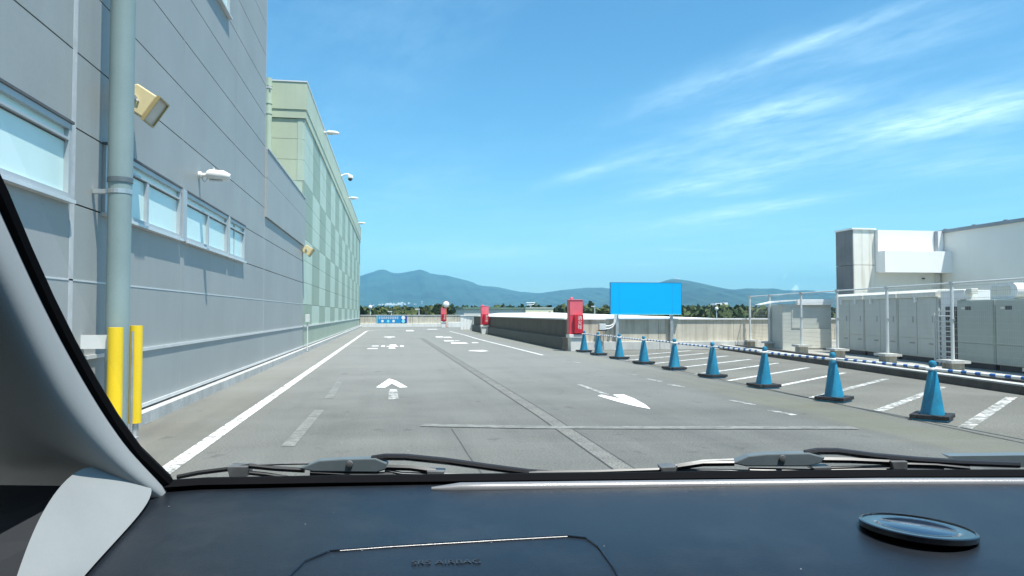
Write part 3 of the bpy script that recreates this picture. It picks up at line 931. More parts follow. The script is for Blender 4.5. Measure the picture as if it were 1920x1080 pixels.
# ------------------------------------------------------------------ grey downpipe with yellow guards
dp = empty('downpipe', (-2.74, 8.10, 0))
tag(dp, 'thick blue grey downpipe running up the grey wall at the left', 'downpipe')
MB().tube([(0, 0, .03), (0, 0, 2.66)], .112, 20).build('lower_pipe', 'pipe', dp, smooth=True)
MB().tube([(0, 0, 2.66), (0, 0, 12.0)], .118, 20).build('upper_pipe', 'pipe', dp, smooth=True)
MB().tube([(0, 0, 2.63), (0, 0, 2.68)], .121, 20).build('socket_joint', 'wiper_grey', dp, smooth=True)
MB().tube([(0, 0, 2.515), (0, 0, 2.56)], .1165, 20).box(-.25, -.10, -.03, .03, 2.515, 2.56).build('clamp', 'steel', dp)
MB().box(-.16, .16, -.14, .20, .0, .03).build('base_shoe', 'steel', dp)

gd = empty('pipe_guard', (-2.62, 7.86, 0))
tag(gd, 'steel pipe guard with two upright yellow sleeves at the foot of the downpipe', 'bollard')


def half_sleeve(x, y, r_, z0, z1):
    mb = MB()
    vs, fs = [], []
    n = 14
    return mb.tube([(x, y, z0), (x, y, z1)], r_, n)


half_sleeve(-.055, 0.0, .070, .17, 1.165).build('yellow_sleeve', 'yellow', gd, smooth=True)
half_sleeve(-.005, .43, .066, .17, 1.175).build('yellow_sleeve', 'yellow', gd, smooth=True)
MB().tube([(-.055, 0, 0), (-.055, 0, .17)], .042, 12).build('post', 'steel', gd, smooth=True)
MB().tube([(-.005, .43, 0), (-.005, .43, .17)], .040, 12).build('post', 'steel', gd, smooth=True)
MB().box(-.40, -.127, .02, .05, .955, 1.09).build('wall_bracket', 'steel_white', gd)
MB().tube([(.03, .22, .0), (.03, .22, 1.12)], .014, 8).build('tie_rod', 'steel', gd, smooth=True)
MB().box(-.06, .10, -.32, -.10, 0, .03).box(-.10, .02, -.34, -.28, .03, .075).build('foot_plate', 'steel', gd)

# ------------------------------------------------------------------ wall lamps


def flood(loc, label, s=1.0, flip=1):
    """cream floodlight on a short wall arm; local +x is away from the wall, +y along it"""
    r = empty('floodlight', loc)
    tag(r, label, 'lamp', 'cream floodlights on the left wall')
    MB().box(-.0, .03, -.07, .07, -.07, .07).build('wall_plate', 'steel', r)
    MB().tube([(.02, 0, 0), (.20 * s, 0, 0)], .028, 10).build('arm', 'steel', r, smooth=True)
    # hood: a tilted box opening down and outward
    h = Matrix.Translation((.185 * s, 0, .01)) @ Matrix.Rotation(R(33), 4, 'Y')
    pr = [(-.12, .15), (.13, .15), (.13, -.14), (-.10, -.14), (-.15, -.09), (-.15, .11)]
    mb = MB()
    poly = [h @ Vector((x * s, -.17 * s, z * s)) for x, z in pr]
    d = (h.to_3x3() @ Vector((0, .34 * s, 0)))
    mb.prism(poly, d)
    mb.build('hood', 'cream_lamp', r, bevel=.014 * s)
    mb = MB()
    for (y0, y1, z0, z1) in ((-.178, .178, .145, .165), (-.178, .178, -.165, -.145), (-.178, -.160, -.144, .144), (.160, .178, -.144, .144)):
        c8 = [h @ Vector((x * s, y * s, z * s)) for z in (z0, z1) for (x, y) in ((.132, y0), (.17, y0), (.17, y1), (.132, y1))]
        mb.hexa(c8[:4], c8[4:])
    mb.build('lens_frame', 'lamp_inner', r)
    c8 = [h @ Vector((x * s, y * s, z * s)) for z in (-.144, .144) for (x, y) in ((.132, -.158), (.15, -.158), (.15, .158), (.132, .158))]
    MB().hexa(c8[:4], c8[4:]).build('lens', 'lamp_glass', r)
    p0 = h @ Vector((-.05 * s, -.172 * s, .0))
    p1 = h @ Vector((-.05 * s, -.20 * s, .0))
    MB().tube([p0, p1], .028 * s, 10).build('pivot_bolt', 'steel', r, smooth=True)
    MB().tube([h @ Vector((-.05 * s, -.19 * s, 0)), (.18 * s, -.19 * s, 0), (.18 * s, 0, 0)], .012 * s, 6).build('bracket', 'steel', r)
    return r


flood((XW + .001, 9.02, 3.68), 'cream floodlight on the grey wall just right of the thick downpipe', 1.0)
flood((XW + .001, 26.0, 3.42), 'small cream floodlight on the grey wall at the corner of the green building', .95)


def arm_lamp(loc, label, ln=.46, grp_='white arm lamps'):
    r = empty('arm_lamp', loc)
    tag(r, label, 'lamp', grp_)
    MB().tube([(0, 0, 0), (.04, 0, 0)], .055, 12).build('wall_plate', 'lamp_white', r, smooth=True)
    MB().tube([(.03, 0, 0), (.10, 0, .0), (.14, 0, .01)], .035, 10).build('knuckle', 'lamp_white', r, smooth=True)
    MB().tube([(.12, 0, .012), (.16, 0, .012), (.36 / .46 * ln, 0, .0), (ln, 0, -.02)], [.055, .082, .082, .045], 12).build('housing', 'lamp_white', r, smooth=True)
    MB().box(.16, .36, -.04, .04, -.088, -.078).build('lens', 'lamp_glass', r)
    c_ = [(.05, 0, -.03), (.06, .01, -.08), (.09, .015, -.10), (.12, .01, -.06), (.13, 0, -.03)]
    MB().tube(c_, .008, 6).build('cable', 'steel', r, smooth=True)
    MB().tube([(.22, 0, .06), (.22, 0, .12)], .014, 6).build('sensor', 'lamp_white', r)
    return r


arm_lamp((XW + .001, 12.26, 3.47), 'white arm lamp sticking out above the ribbon windows', .47, 'white arm lamps on the left walls')
for y, l in ((32.8, 'white arm lamp on the green fascia nearest the camera'), (51.4, 'white arm lamp on the green fascia beyond the dome camera'), (65.6, 'white arm lamp at the far end of the green fascia')):
    arm_lamp((XW + .072, y, 9.12 if y > 40 else 9.1), l, .62, 'white arm lamps on the left walls')
r = empty('dome_camera', (XW + .072, 43.6, 9.18))
tag(r, 'white dome security camera hanging from an arm on the green fascia', 'security camera')
MB().tube([(0, 0, 0), (.25, 0, .12), (.42, 0, .12), (.50, 0, .02)], .055, 10).build('arm', 'white', r, smooth=True)
MB().lathe([(.05, .10), (.16, .04), (.17, -.08), (.14, -.12)], 16, (.52, 0, 0)).build('housing', 'white', r, smooth=True)
MB().lathe([(.13, -.121), (.12, -.19), (.07, -.25), (.01, -.27)], 16, (.52, 0, 0)).build('dome', 'disc_gloss', r, smooth=True)
# outlet box on a conduit at the corner
r = empty('outlet_box', (XW + .16, 26.25, 0))
tag(r, 'pale outlet box on a thin conduit at the foot of the wall corner', 'electrical box')
MB().tube([(0, 0, 0), (0, 0, 1.0)], .022, 8).build('conduit', 'steel_white', r)
MB().box(-.07, .07, -.06, .06, 1.0, 1.27).build('box', 'steel_white', r, bevel=.01)
MB().box(-.05, .05, -.05, .05, .0, .04).build('foot', 'steel', r)

# ------------------------------------------------------------------ end parapet, banner, far things


def parapet(name, x0, x1, y0, y1, top, label, mat_, along_x=True, seg=3.0, base_h=.30, base_mat='concrete_light', cop='coping'):
    """concrete parapet of cast segments with a plinth and a pale coping, built in world axes"""
    r = empty(name, ((x0 + x1) / 2, (y0 + y1) / 2, 0))
    tag(r, label, 'wall')
    of = r.location
    ln = (x1 - x0) if along_x else (y1 - y0)
    n = max(1, round(ln / seg))
    for k in range(n):
        a, c_ = ln * k / n + .006, ln * (k + 1) / n - .006
        if along_x:
            MB(of).box(x0 + a, x0 + c_, y0, y1, 0, top - .05).build('wall_segment', mat_, r)
            MB(of).box(x0 + a, x0 + c_, y0 - .14, y0 - .002, 0, base_h).build('plinth', base_mat, r, bevel=.01)
            MB(of).box(x0 + a - .003, x0 + c_ + .003, y0 - .05, y1 + .05, top - .048, top).build('coping', cop, r)
        else:
            MB(of).box(x0, x1, y0 + a, y0 + c_, 0, top - .05).build('wall_segment', mat_, r)
            MB(of).box(x0 - .14, x0 - .002, y0 + a, y0 + c_, 0, base_h).build('plinth', base_mat, r, bevel=.01)
            MB(of).box(x0 - .05, x1 + .05, y0 + a - .003, y0 + c_ + .003, top - .048, top).build('coping', cop, r)
    return r


parapet('end_parapet', -3.05, 9.5, 73.9, 74.15, 1.17, 'stained concrete parapet closing the far end of the roadway', 'concrete', True, 2.5, .33, 'concrete_paint')
parapet('side_parapet', 6.62, 24.0, 25.85, 26.1, 1.13, 'streaked concrete parapet behind the cones and the blue sign', 'concrete', True, 2.9, .30, 'concrete_light')
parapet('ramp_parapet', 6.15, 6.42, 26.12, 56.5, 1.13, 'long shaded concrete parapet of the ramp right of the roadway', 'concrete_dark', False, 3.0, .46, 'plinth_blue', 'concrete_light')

r = empty('banner', (.04, 73.86, 0))
tag(r, 'blue banner with white lettering hung on the far end parapet', 'banner')
MB().box(-1.42, .82, -.02, 0, .37, 1.09).build('sheet', 'banner_blue', r)
MB().box(.822, 1.42, -.02, 0, .37, 1.09).build('sheet', 'banner_navy', r)
MB().box(-1.50, -1.43, -.015, 0, .37, 1.09).build('border', 'banner_cyan', r)
mb = MB()
for k in range(9):
    x = -1.30 + k * .215
    for (a, c_, e, f_) in ((0, .16, .25, .285), (.0, .04, .10, .285), (.06, .16, .12, .16), (.10, .14, .05, .285), (0.02, .15, .05, .08)):
        mb.box(x + a, x + c_, -.026, -.0205, .72 + e - .0, .72 + f_ + .01)
mb.build('lettering', 'white', r)
for k, x in enumerate((-.95, -.40, .12)):
    MB().lathe([(.13, 0), (.13, .004)], 14).build('symbol', 'white' if k != 1 else 'banner_cyan', r)
    o = col.objects[-1] if False else None
for k, o in enumerate([c_ for c_ in r.children if c_.name.startswith('symbol')]):
    o.rotation_euler = (R(90), 0, 0)
    o.location = ((-.95, -.40, .12)[k], -.0215, .57)
MB().lathe([(.19, 0), (.19, .004)], 14).build('round_mark', 'white', r)
MB().lathe([(.17, 0), (.17, .004)], 14).build('round_mark', 'banner_cyan', r)
for k, o in enumerate([c_ for c_ in r.children if c_.name.startswith('round_mark')]):
    o.rotation_euler = (R(90), 0, 0)
    o.location = (1.06, -.0215, (.90, .56)[k])


def hydrant(loc, label, s=1.0, concrete=True):
    """red cabinet on a pale pedestal, smaller deep red box on its front"""
    r = empty('fire_hydrant_box', loc)
    tag(r, label, 'hydrant box', 'red hydrant boxes along the roadway')
    MB().hexa([(-.20, -.20, 0), (.20, -.20, 0), (.20, .20, 0), (-.20, .20, 0)], [(-.215, -.21, .46), (.215, -.21, .46), (.215, .21, .46), (-.215, .21, .46)]).build('pedestal', 'concrete_paint', r, bevel=.01)
    MB().box(-.27, .27, -.25, .25, .462, .58).build('pedestal_cap', 'concrete_paint', r, bevel=.012)
    MB().box(-.235, .235, -.17, .22, .582, 1.76).build('cabinet', 'red', r, bevel=.012)
    MB().box(-.225, .225, -.176, -.171, 1.25, 1.74).build('upper_door', 'red_pale', r)
    MB().prism([(-.245, -.19, 1.762), (-.245, .23, 1.762), (-.245, .23, 1.79), (-.245, -.19, 1.775)], (.49, 0, 0)).build('lid', 'red_pale', r)
    MB().box(-.09, .225, -.29, -.178, .62, 1.27).build('front_box', 'red_deep', r, bevel=.01)
    MB().lathe([(.055, 0), (.055, .05), (.03, .08)], 12, (-.13, -.02, 1.79)).build('lamp', 'red_pale', r, smooth=True)
    for k, ch in enumerate('消火栓'):
        text_obj(ch, .16, 'white', r, Matrix.Translation((.10, -.2925, 1.14 - k * .155)) @ Matrix.Rotation(R(90), 4, 'X'))
    return r


hydrant((6.30, 25.35, 0), 'large red hydrant box with three white characters beside the first far cones')
hydrant((5.82, 47.2, 0), 'red hydrant box halfway along the shaded ramp parapet')
hydrant((4.75, 70.0, 0), 'farthest red hydrant box in front of the end parapet')
MB((5.9, 70.4, 0)).box(5.2, 6.95, 70.2, 70.7, 0, .50).build('concrete_block', 'concrete_paint', bevel=.02)
tag(bpy.data.objects['concrete_block'], 'long pale concrete block beside the farthest red hydrant box', 'block')
bpy.data.objects['concrete_block'].location = (5.9, 70.4, 0)

r = empty('convex_mirror', (5.12, 71.6, 0))
tag(r, 'round convex mirror on an orange pole behind the farthest hydrant box', 'mirror')
MB().tube([(0, 0, 0), (0, 0, 2.5)], .04, 8).build('pole', 'mirror_orange', r)
me = MB().lathe([(.29, 0), (.27, .03), (.18, .07), (.01, .09)], 20).build('mirror_face', 'white', r, smooth=True)  # plain white stands for the sky reflected in the mirror
me.rotation_euler = (R(90), 0, 0)
me.location = (0, -.06, 2.18)
me = MB().lathe([(.32, -.03), (.32, .0), (.30, .001)], 20).build('mirror_rim', 'mirror_orange', r)
me.rotation_euler = (R(90), 0, 0)
me.location = (0, -.055, 2.18)

r = empty('white_louvre_wall', (6.0, 60.5, 0))
tag(r, 'short white panelled wall at the far end of the ramp parapet', 'wall')
for k in range(4):
    MB().box(-.50 + k * .26, -.27 + k * .26, -.05 + k * .02, .06 + k * .02, 0, 1.12).build('panel', 'white', r, bevel=.01)
MB().box(-.53, .56, -.10, .16, 1.122, 1.17).build('coping', 'white', r)
MB().box(.54, .70, -4.1, .1, 0, 1.15).build('return_panel', 'white', r)

# ramp canopy roof beyond the shaded parapet
r = empty('ramp_canopy', (8, 40, 0))
tag(r, 'low white hipped canopy roof over the ramp behind the shaded parapet', 'canopy')
of = (8, 40, 0)
mb = MB(of)
A, B_, C_, D_ = (6.48, 27.2, 1.10), (6.48, 58, 1.10), (13.0, 58, 1.10), (13.0, 27.2, 1.10)
E1, E2 = (8.25, 38.0, 1.35), (8.25, 58, 1.35)
mb.add([A, B_, C_, D_, E1, E2], [(0, 4, 5, 1), (0, 3, 4), (3, 2, 5, 4), (1, 5, 2), (0, 1, 2, 3)])
mb.build('roof', 'bldg_white', r)
MB(of).box(6.6, 6.7, 27.4, 57.8, -8, 1.09).box(12.8, 12.9, 27.4, 57.8, -8, 1.09).build('side_wall', 'bldg_white', r)
MB(of).box(9.6, 9.9, 39.0, 39.3, 1.2, 1.345).build('roof_vent', 'steel', r)

# building with grey and cream blocks beyond the ramp
r = empty('neighbour_building', (19, 112, -10))
tag(r, 'low grey and cream roofed building beyond the ramp canopy', 'building')
of = (19, 112, -10)
MB(of).box(10.5, 19.6, 110, 124, -10, 1.98).build('grey_block', 'far_grey', r)
MB(of).box(10.3, 19.61, 109.8, 124.2, 1.985, 2.22).build('roof_edge', 'far_roof', r)
MB(of).box(19.62, 23.8, 109.3, 122, -10, 2.10).build('cream_block', 'far_cream', r)
MB(of).box(19.62, 23.9, 109.2, 122.1, 2.103, 2.20).build('cream_coping', 'coping', r)
MB(of).box(23.1, 23.4, 109.25, 109.295, 1.35, 1.62).build('vent', 'far_window', r)
mb = MB(of)
mb.tube([(20.9, 112, 2.2), (20.9, 112, 3.05)], .035, 6)
mb.tube([(20.2, 112, 2.95), (21.6, 112, 2.95)], .03, 6)
mb.tube([(20.3, 112, 2.6), (21.4, 112, 2.7)], .03, 6)
for k in range(5):
    mb.tube([(20.25 + k * .3, 111.7, 2.95), (20.25 + k * .3, 112.3, 2.95)], .02, 5)
mb.build('antenna', 'steel', r)


def lamp_post(x, y, top, label, globe=False):
    r = empty('lamp_post', (x, y, -10))
    tag(r, label, 'lamp post', 'lamp posts beyond the parapets')
    MB().tube([(0, 0, 0), (0, 0, top + 10)], [.11, .07], 8).build('pole', 'steel_white', r)
    if globe:
        MB().lathe([(.05, 0), (.26, .16), (.30, .34), (.20, .55), (.02, .62)], 12, (0, 0, top + 10)).build('globe', 'white', r, smooth=True)
    else:
        MB().box(-.55, .1, -.12, .12, top + 9.97, top + 10.12).build('lantern', 'steel_white', r)
    return r


lamp_post(-3.1, 110, 1.9, 'pale globe lamp post above the far parapet next to the green building', True)
lamp_post(-.05, 110, 1.55, 'thin lamp post above the blue banner on the far parapet')
lamp_post(3.9, 110, 1.9, 'thin lamp post above the far parapet just right of the banner')
lamp_post(30.4, 110, 2.35, 'thin lamp post in front of the trees between hydrant box and blue sign')
lamp_post(36.3, 110, 1.0, 'globe lamp post just under the blue sign', True)
lamp_post(50.0, 110, 1.75, 'globe lamp post between the blue sign and the mesh fence', True)

r = empty('hilltop_block', (369, 800, -10))
tag(r, 'pale pink apartment block on the wooded rise right of the blue sign', 'building')
of = (369, 800, -10)
MB(of).box(359.6, 378.8, 800, 815, -10, 10.4).build('body', 'far_pink', r)
MB(of).box(362, 372, 799.5, 812, 10.45, 13.2).build('upper_storey', 'bldg_white', r)
MB(of).box(373.5, 377, 799.5, 812, 10.45, 13.9).build('stair_tower', 'bldg_white', r)
for k in range(5):
    for j in range(2):
        MB(of).box(361 + k * 3.5, 363 + k * 3.5, 799.6, 799.99, 5.4 + j * 2.6, 6.9 + j * 2.6).build('window', 'far_window', r)

# ------------------------------------------------------------------ blue sign
r = empty('blue_sign', (8.99, 25.70, 0))
tag(r, 'large blank blue sign board on two grey posts against the parapet', 'sign')
MB().box(-1.31, 1.31, -.06, .0, 1.285, 2.40).build('board', 'sign_blue', r)
MB().box(-1.325, -1.312, -.065, .03, 1.27, 2.41).box(1.312, 1.325, -.065, .03, 1.27, 2.41).box(-1.312, 1.312, -.064, .03, 2.402, 2.415).build('frame', 'sign_edge', r)
MB().box(-1.312, 1.312, -.066, .03, 1.262, 1.283).build('bottom_rail', 'banner_cyan', r)
for x in (-1.0, .98):
    MB().box(x - .004, x + .004, -.0625, -.0605, 1.29, 2.395).build('panel_seam', 'sign_edge', r)
for x in (-1.06, .98):
    MB().box(x - .055, x + .055, .005, .095, .0, 2.35).build('post', 'steel', r)
    MB().box(x - .10, x + .10, -.02, .10, 0, .02).build('base_plate', 'steel', r)
# junction box and two bent conduits left of the sign
r = empty('junction_box', (7.45, 25.6, 0))
tag(r, 'grey junction box with two curved white conduits left of the blue sign', 'electrical box')
MB().box(-.22, .02, -.05, .13, .72, .94).build('box', 'steel_white', r, bevel=.01)
MB().box(-.24, .06, -.07, .13, .69, .718).build('shelf', 'wiper_black', r)
for dz, mr in ((0, .0), (.09, .06)):
    c_ = [(.02, .02, .77 + dz), (.16, .02, .77 + dz), (.28, .02, .83 + dz * .8), (.36 - mr * .3, .02, .95 + dz * .4), (.40 - mr, .02, 1.10), (.41 - mr, .02, 1.26)]
    MB().tube(c_, .025, 8).build('conduit', 'white', r, smooth=True)
MB().tube([(-.05, .05, .0), (-.05, .05, .69)], .02, 8).build('support', 'steel', r)

# ------------------------------------------------------------------ cones and bars


def make_cone():
    r = empty('traffic_cone', (0, 0, 0))
    r['category'] = 'traffic cone'
    r['group'] = 'blue cones with striped bars'
    bp = MB()
    bp.hexa([(-.19, -.19, .0), (.19, -.19, .0), (.19, .19, .0), (-.19, .19, .0)], [(-.185, -.185, .022), (.185, -.185, .022), (.185, .185, .022), (-.185, .185, .022)])
    bp.build('base_plate', 'cone_edge', r)
    mb = MB()
    pf = [(.150, .022), (.143, .05), (.125, .14), (.072, .46), (.045, .615), (.038, .64)]
    mb.lathe(pf, 20)
    mb.build('body', 'cone', r, smooth=True)
    wt = MB()
    # square rubber weight ring
    for (x0, x1, y0, y1) in ((-.215, .215, -.215, -.135), (-.215, .215, .135, .215), (-.215, -.135, -.134, .134), (.135, .215, -.134, .134)):
        wt.box(x0, x1, y0, y1, .024, .075)
    wt.build('rubber_weight', 'rubber', r, bevel=.008)
    MB().lathe([(.030, .641), (.044, .665), (.046, .69), (.035, .715), (.012, .725)], 14).build('knob', 'cone', r, smooth=True)
    return r


proto = make_cone()
CONES = [(6.55, 8.27), (6.50, 10.25), (6.45, 12.29), (6.44, 14.39), (6.45, 16.50), (6.41, 18.50), (6.43, 20.66), (6.38, 22.65), (6.40, 24.55)]
ordn = ['nearest', 'second nearest', 'third nearest', 'fourth nearest', 'fifth nearest', 'fourth farthest', 'third farthest', 'second farthest', 'farthest']
for i, (x, y) in enumerate(CONES):
    o = proto if i == 0 else copy_tree(proto)
    o.location = (x, y, .0)
    o.rotation_euler = (0, 0, R([42, 38, 6, 12, 8, 10, 14, 4, 9][i]))
    for ch in o.children:
        if ch.name.startswith(('body', 'knob')):
            ch.rotation_euler = (R([1.2, -1.6, .8, 2.2, -1.0, 1.5, -1.9, .6, 1.7][i]), R([-1.3, 1.0, 1.8, -1.2, 1.6, -.8, 1.3, -1.9, .4][i]), 0)
    o['label'] = 'blue cone in a black rubber weight, %s of the row of nine' % ordn[i]


def bar(p0, p1, label):
    p0, p1 = Vector(p0), Vector(p1)
    L = (p1 - p0).length
    t = (p1 - p0).normalized()
    r = empty('cone_bar', p0)
    tag(r, label, 'bar', 'striped bars between the cones')
    a0, a1 = .075, L - .075
    n = 9
    wmb, bmb = MB(), MB()
    x = a0
    seg = (a1 - a0) / n
    for k in range(n):
        q0, q1 = x + k * seg, x + (k + 1) * seg
        wmb.tube([t * q0, t * (q0 + seg * .60)], .019, 10)
        if k < n - 1:
            bmb.tube([t * (q0 + seg * .60), t * q1], .0185, 10)
        else:
            wmb.tube([t * (q0 + seg * .60), t * q1], .0185, 10)
    wmb.build('white_band', 'bar_white', r, smooth=True)
    bmb.build('blue_band', 'bar_blue', r, smooth=True)
    for c_ in (Vector((0, 0, 0)), p1 - p0):
        ring = []
        mb = MB()
        for j in range(17):
            a = 2 * math.pi * j / 16
            ring.append(c_ + Vector((.058 * math.cos(a), .058 * math.sin(a), 0)))
        mb.tube(ring, .011, 6, caps=False)
        mb.build('ring', 'bar_white', r, smooth=True)
    return r


BZ = .618
cn = [(6.60, 6.28)] + CONES
for i in range(len(cn) - 1):
    lab = 'blue and white striped bar linking the %s and %s cones' % (ordn[i - 1], ordn[i]) if i else 'blue and white striped bar running from the nearest cone out of the photo'
    dz = .012 * (i % 2)
    bar((cn[i][0], cn[i][1], BZ + dz), (cn[i + 1][0], cn[i + 1][1], BZ + dz), lab)
# cone that carries the outer end of the first bar, just out of the picture
o = copy_tree(proto)
o.location = (6.60, 6.28, 0)
o.rotation_euler = (0, 0, R(20))
o['label'] = 'blue cone just outside the right edge holding the end of the bar'

# ------------------------------------------------------------------ white building at the right
wb = empty('white_building', (17, 22, 0))
tag(wb, 'white rooftop plant building with a stained concrete pier at the right', 'building')
of = (17, 22, 0)
for (z0, z1) in ((0, 2.84), (2.852, 3.98)):
    MB(of).box(14.50, 15.25, 21.7, 22.6, z0, z1).build('pier', 'bldg_column', wb, bevel=.008)
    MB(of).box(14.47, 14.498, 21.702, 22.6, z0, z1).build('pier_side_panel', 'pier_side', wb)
MB(of).box(14.44, 15.28, 21.66, 22.64, 3.982, 4.03).build('pier_cap', 'bldg_white', wb)
MB(of).box(15.255, 17.60, 21.78, 22.58, 0, 3.96).build('front_wall', 'bldg_grey', wb)
MB(of).box(15.262, 17.59, 21.55, 21.777, 2.62, 3.965).build('front_fascia', 'bldg_white', wb)
MB(of).box(15.262, 17.86, 21.22, 21.548, 2.60, 3.28).build('projecting_band', 'bldg_white', wb)
MB(of).box(17.25, 17.33, 21.47, 21.545, 3.29, 3.95).build('slot', 'roof_edge', wb)
MB(of).box(17.61, 23.9, 8.0, 24.4, 0, 3.90).build('side_wall', 'bldg_grey', wb)
MB(of).box(17.54, 23.95, 7.9, 24.45, 3.902, 4.0).build('roof_edge', 'roof_edge', wb)
for k in range(14):
    MB(of).box(17.56, 17.62, 8.2 + k * 1.2, 8.32 + k * 1.2, 4.001, 4.03).build('roof_clip', 'roof_edge', wb)
MB(of).lathe([(.05, 0), (.05, .03)], 10, (17.0, 21.75, 2.42)).build('drain_spout', 'unit_dark', wb)
MB(of).box(17.42, 17.54, 21.66, 21.777, .1, 2.59).build('downpipe', 'steel_white', wb)

# ------------------------------------------------------------------ woodland beyond the deck
leaf_v, leaf_f = [], []


def canopy(cx_, cy_, z0, z1, rad, n, size):
    zc = (z0 + z1) / 2
    hz = (z1 - z0) / 2
    # a few lobes give each crown an uneven outline
    lobes = [(rng.normal(0, .42) * rad, rng.normal(0, .42) * rad, rng.uniform(-.55, .75) * hz, rng.uniform(.35, .7)) for _ in range(7)]
    k0 = len(leaf_v)
    li = rng.integers(0, 7, n)
    d = rng.normal(size=(n, 3))
    d /= np.linalg.norm(d, axis=1)[:, None]
    rr = rng.uniform(.55, 1.0, n) ** .6
    L = np.array(lobes)[li]
    pos = np.stack([cx_ + L[:, 0] + d[:, 0] * rr * L[:, 3] * rad, cy_ + L[:, 1] + d[:, 1] * rr * L[:, 3] * rad, zc + L[:, 2] * .8 + d[:, 2] * rr * L[:, 3] * hz * .7], 1)
    a = rng.normal(size=(n, 3))
    a /= np.linalg.norm(a, axis=1)[:, None]
    bb = np.cross(a, rng.normal(size=(n, 3)))
    bb /= np.linalg.norm(bb, axis=1)[:, None]
    s_ = (size * rng.uniform(.6, 1.4, n))[:, None]
    q = np.stack([pos - a * s_ - bb * s_ * .6, pos + a * s_ - bb * s_ * .6, pos + a * s_ + bb * s_ * .6, pos - a * s_ + bb * s_ * .6], 1).reshape(-1, 3)
    leaf_v.append(q)


def hor(px):
    """direction (x per y) used to lay the belts out along the view to the north"""
    t = (px - 960) / 1400
    return (t * .9873 + .1587) / (.9873 - t * .1587)


trunks = MB()
for i in range(720):
    px = rng.uniform(560, 1640)
    dist = rng.uniform(170, 420) if px > 640 else rng.uniform(220, 420)
    x, y = hor(px) * dist, dist
    top = 1.3 + (588 - (574.5 + rng.normal(0, 2.0) - (5 if 1280 < px < 1400 else 0) * max(0, 1 - abs(px - 1335) / 70))) / 1400 * dist * 1.0
    rad = rng.uniform(3.0, 5.5)
    canopy(x, y, -8.0, top, rad, 150, .55 + dist / 900)
    trunks.tube([(x, y, -10), (x, y, -2)], [.3, .15], 5, caps=False)
V = np.concatenate(leaf_v)
me = bpy.data.meshes.new('woodland')
nq = len(V) // 4
me.vertices.add(len(V))
me.vertices.foreach_set('co', V.ravel())
me.loops.add(len(V))
me.loops.foreach_set('vertex_index', np.arange(len(V), dtype=np.int32))
me.polygons.add(nq)
me.polygons.foreach_set('loop_start', np.arange(0, len(V), 4, dtype=np.int32))
me.polygons.foreach_set('loop_total', np.full(nq, 4, dtype=np.int32))
me.update()
me.validate()
me.materials.append(M['foliage'])
wd = bpy.data.objects.new('woodland', me)
col.objects.link(wd)
tag(wd, 'belt of dark green woodland beyond the car park parapets', 'woodland', kind='stuff')
M['bark'] = material('bark', (0.10, 0.08, 0.06), 0.9, 0.2, 2)
trunks.build('trunks', 'bark', wd)['kind'] = 'stuff'

# distant town at the mountain foot: tiny pale roofs
mb = MB()
for i in range(60):
    px = rng.normal(738, 14)
    dist = 5200 + rng.uniform(-150, 300)
    x = hor(px) * dist
    z = 1.3 + (588 - (570.5 + rng.normal(0, 1.0) - (px - 738) * .06)) / 1400 * dist
    s_ = rng.uniform(3, 9)
    mb.box(x - s_, x + s_, dist, dist + 12, z - 3, z + rng.uniform(1, 4))
for i in range(22):
    px = rng.uniform(690, 900)
    dist = 5000
    x = hor(px) * dist
    z = 1.3 + (588 - rng.uniform(569, 577)) / 1400 * dist
    s_ = rng.uniform(2, 5)
    mb.box(x - s_, x + s_, dist, dist + 12, z - 2, z + 2)
tag(mb.build('distant_town', 'bldg_white'), 'pale scatter of far off town roofs at the foot of the mountain', 'town', kind='stuff')

# ------------------------------------------------------------------ mountains


def ridge(name, prof, dist, seed, back=2400, front=3400, n=260):
    rg = np.random.default_rng(seed)
    pxs = np.array([p[0] for p in prof], float)
    pys = np.array([p[1] for p in prof], float)
    u = np.linspace(pxs[0], pxs[-1], n)
    hgt = np.interp(u, pxs, pys)
    k = np.ones(5) / 5
    hgt = np.convolve(np.pad(hgt, 2, 'edge'), k, 'valid') + rg.normal(0, .22, n)
    rows = []
    m = 40
    ph = rg.uniform(0, 6.28, 6)
    for j in range(m + 1):
        t = j / m * 2 - 1              # -1 front foot .. 0 crest .. 1 back foot
        row = []
        for i in range(n):
            tt = (u[i] - 960) / 1400
            dx = (tt * .9873 + .1587) / (.9873 - tt * .1587)
            z = 11.3 + (588 - hgt[i]) / 1400 * dist
            off = t * (front if t < 0 else back)
            f = (1 - abs(t)) ** 1.15
            gul = sum(math.sin(u[i] * fr + ph[q] + t * (3 + q)) * am for q, (fr, am) in enumerate(((.045, .6), (.11, .5), (.23, .4), (.47, .25))))
            zz = z * f * (1 + .30 * gul * (1 - f) * (f > 0)) if t != 0 else z
            if t < 0:
                zz = min(zz, z * (1 - abs(t) * .55))
            y = dist + off + gul * 90 * (1 - f)
            row.append((dx * dist * (1 + off / dist * .3), y, -10.2 + max(0, zz)))
        rows.append(row)
    mb = MB()
    mb.grid(rows)
    o = mb.build(name, 'forest', smooth=False)
    o.data.polygons.foreach_set('use_smooth', [True] * len(o.data.polygons))
    tag(o, kind='structure')
    return o


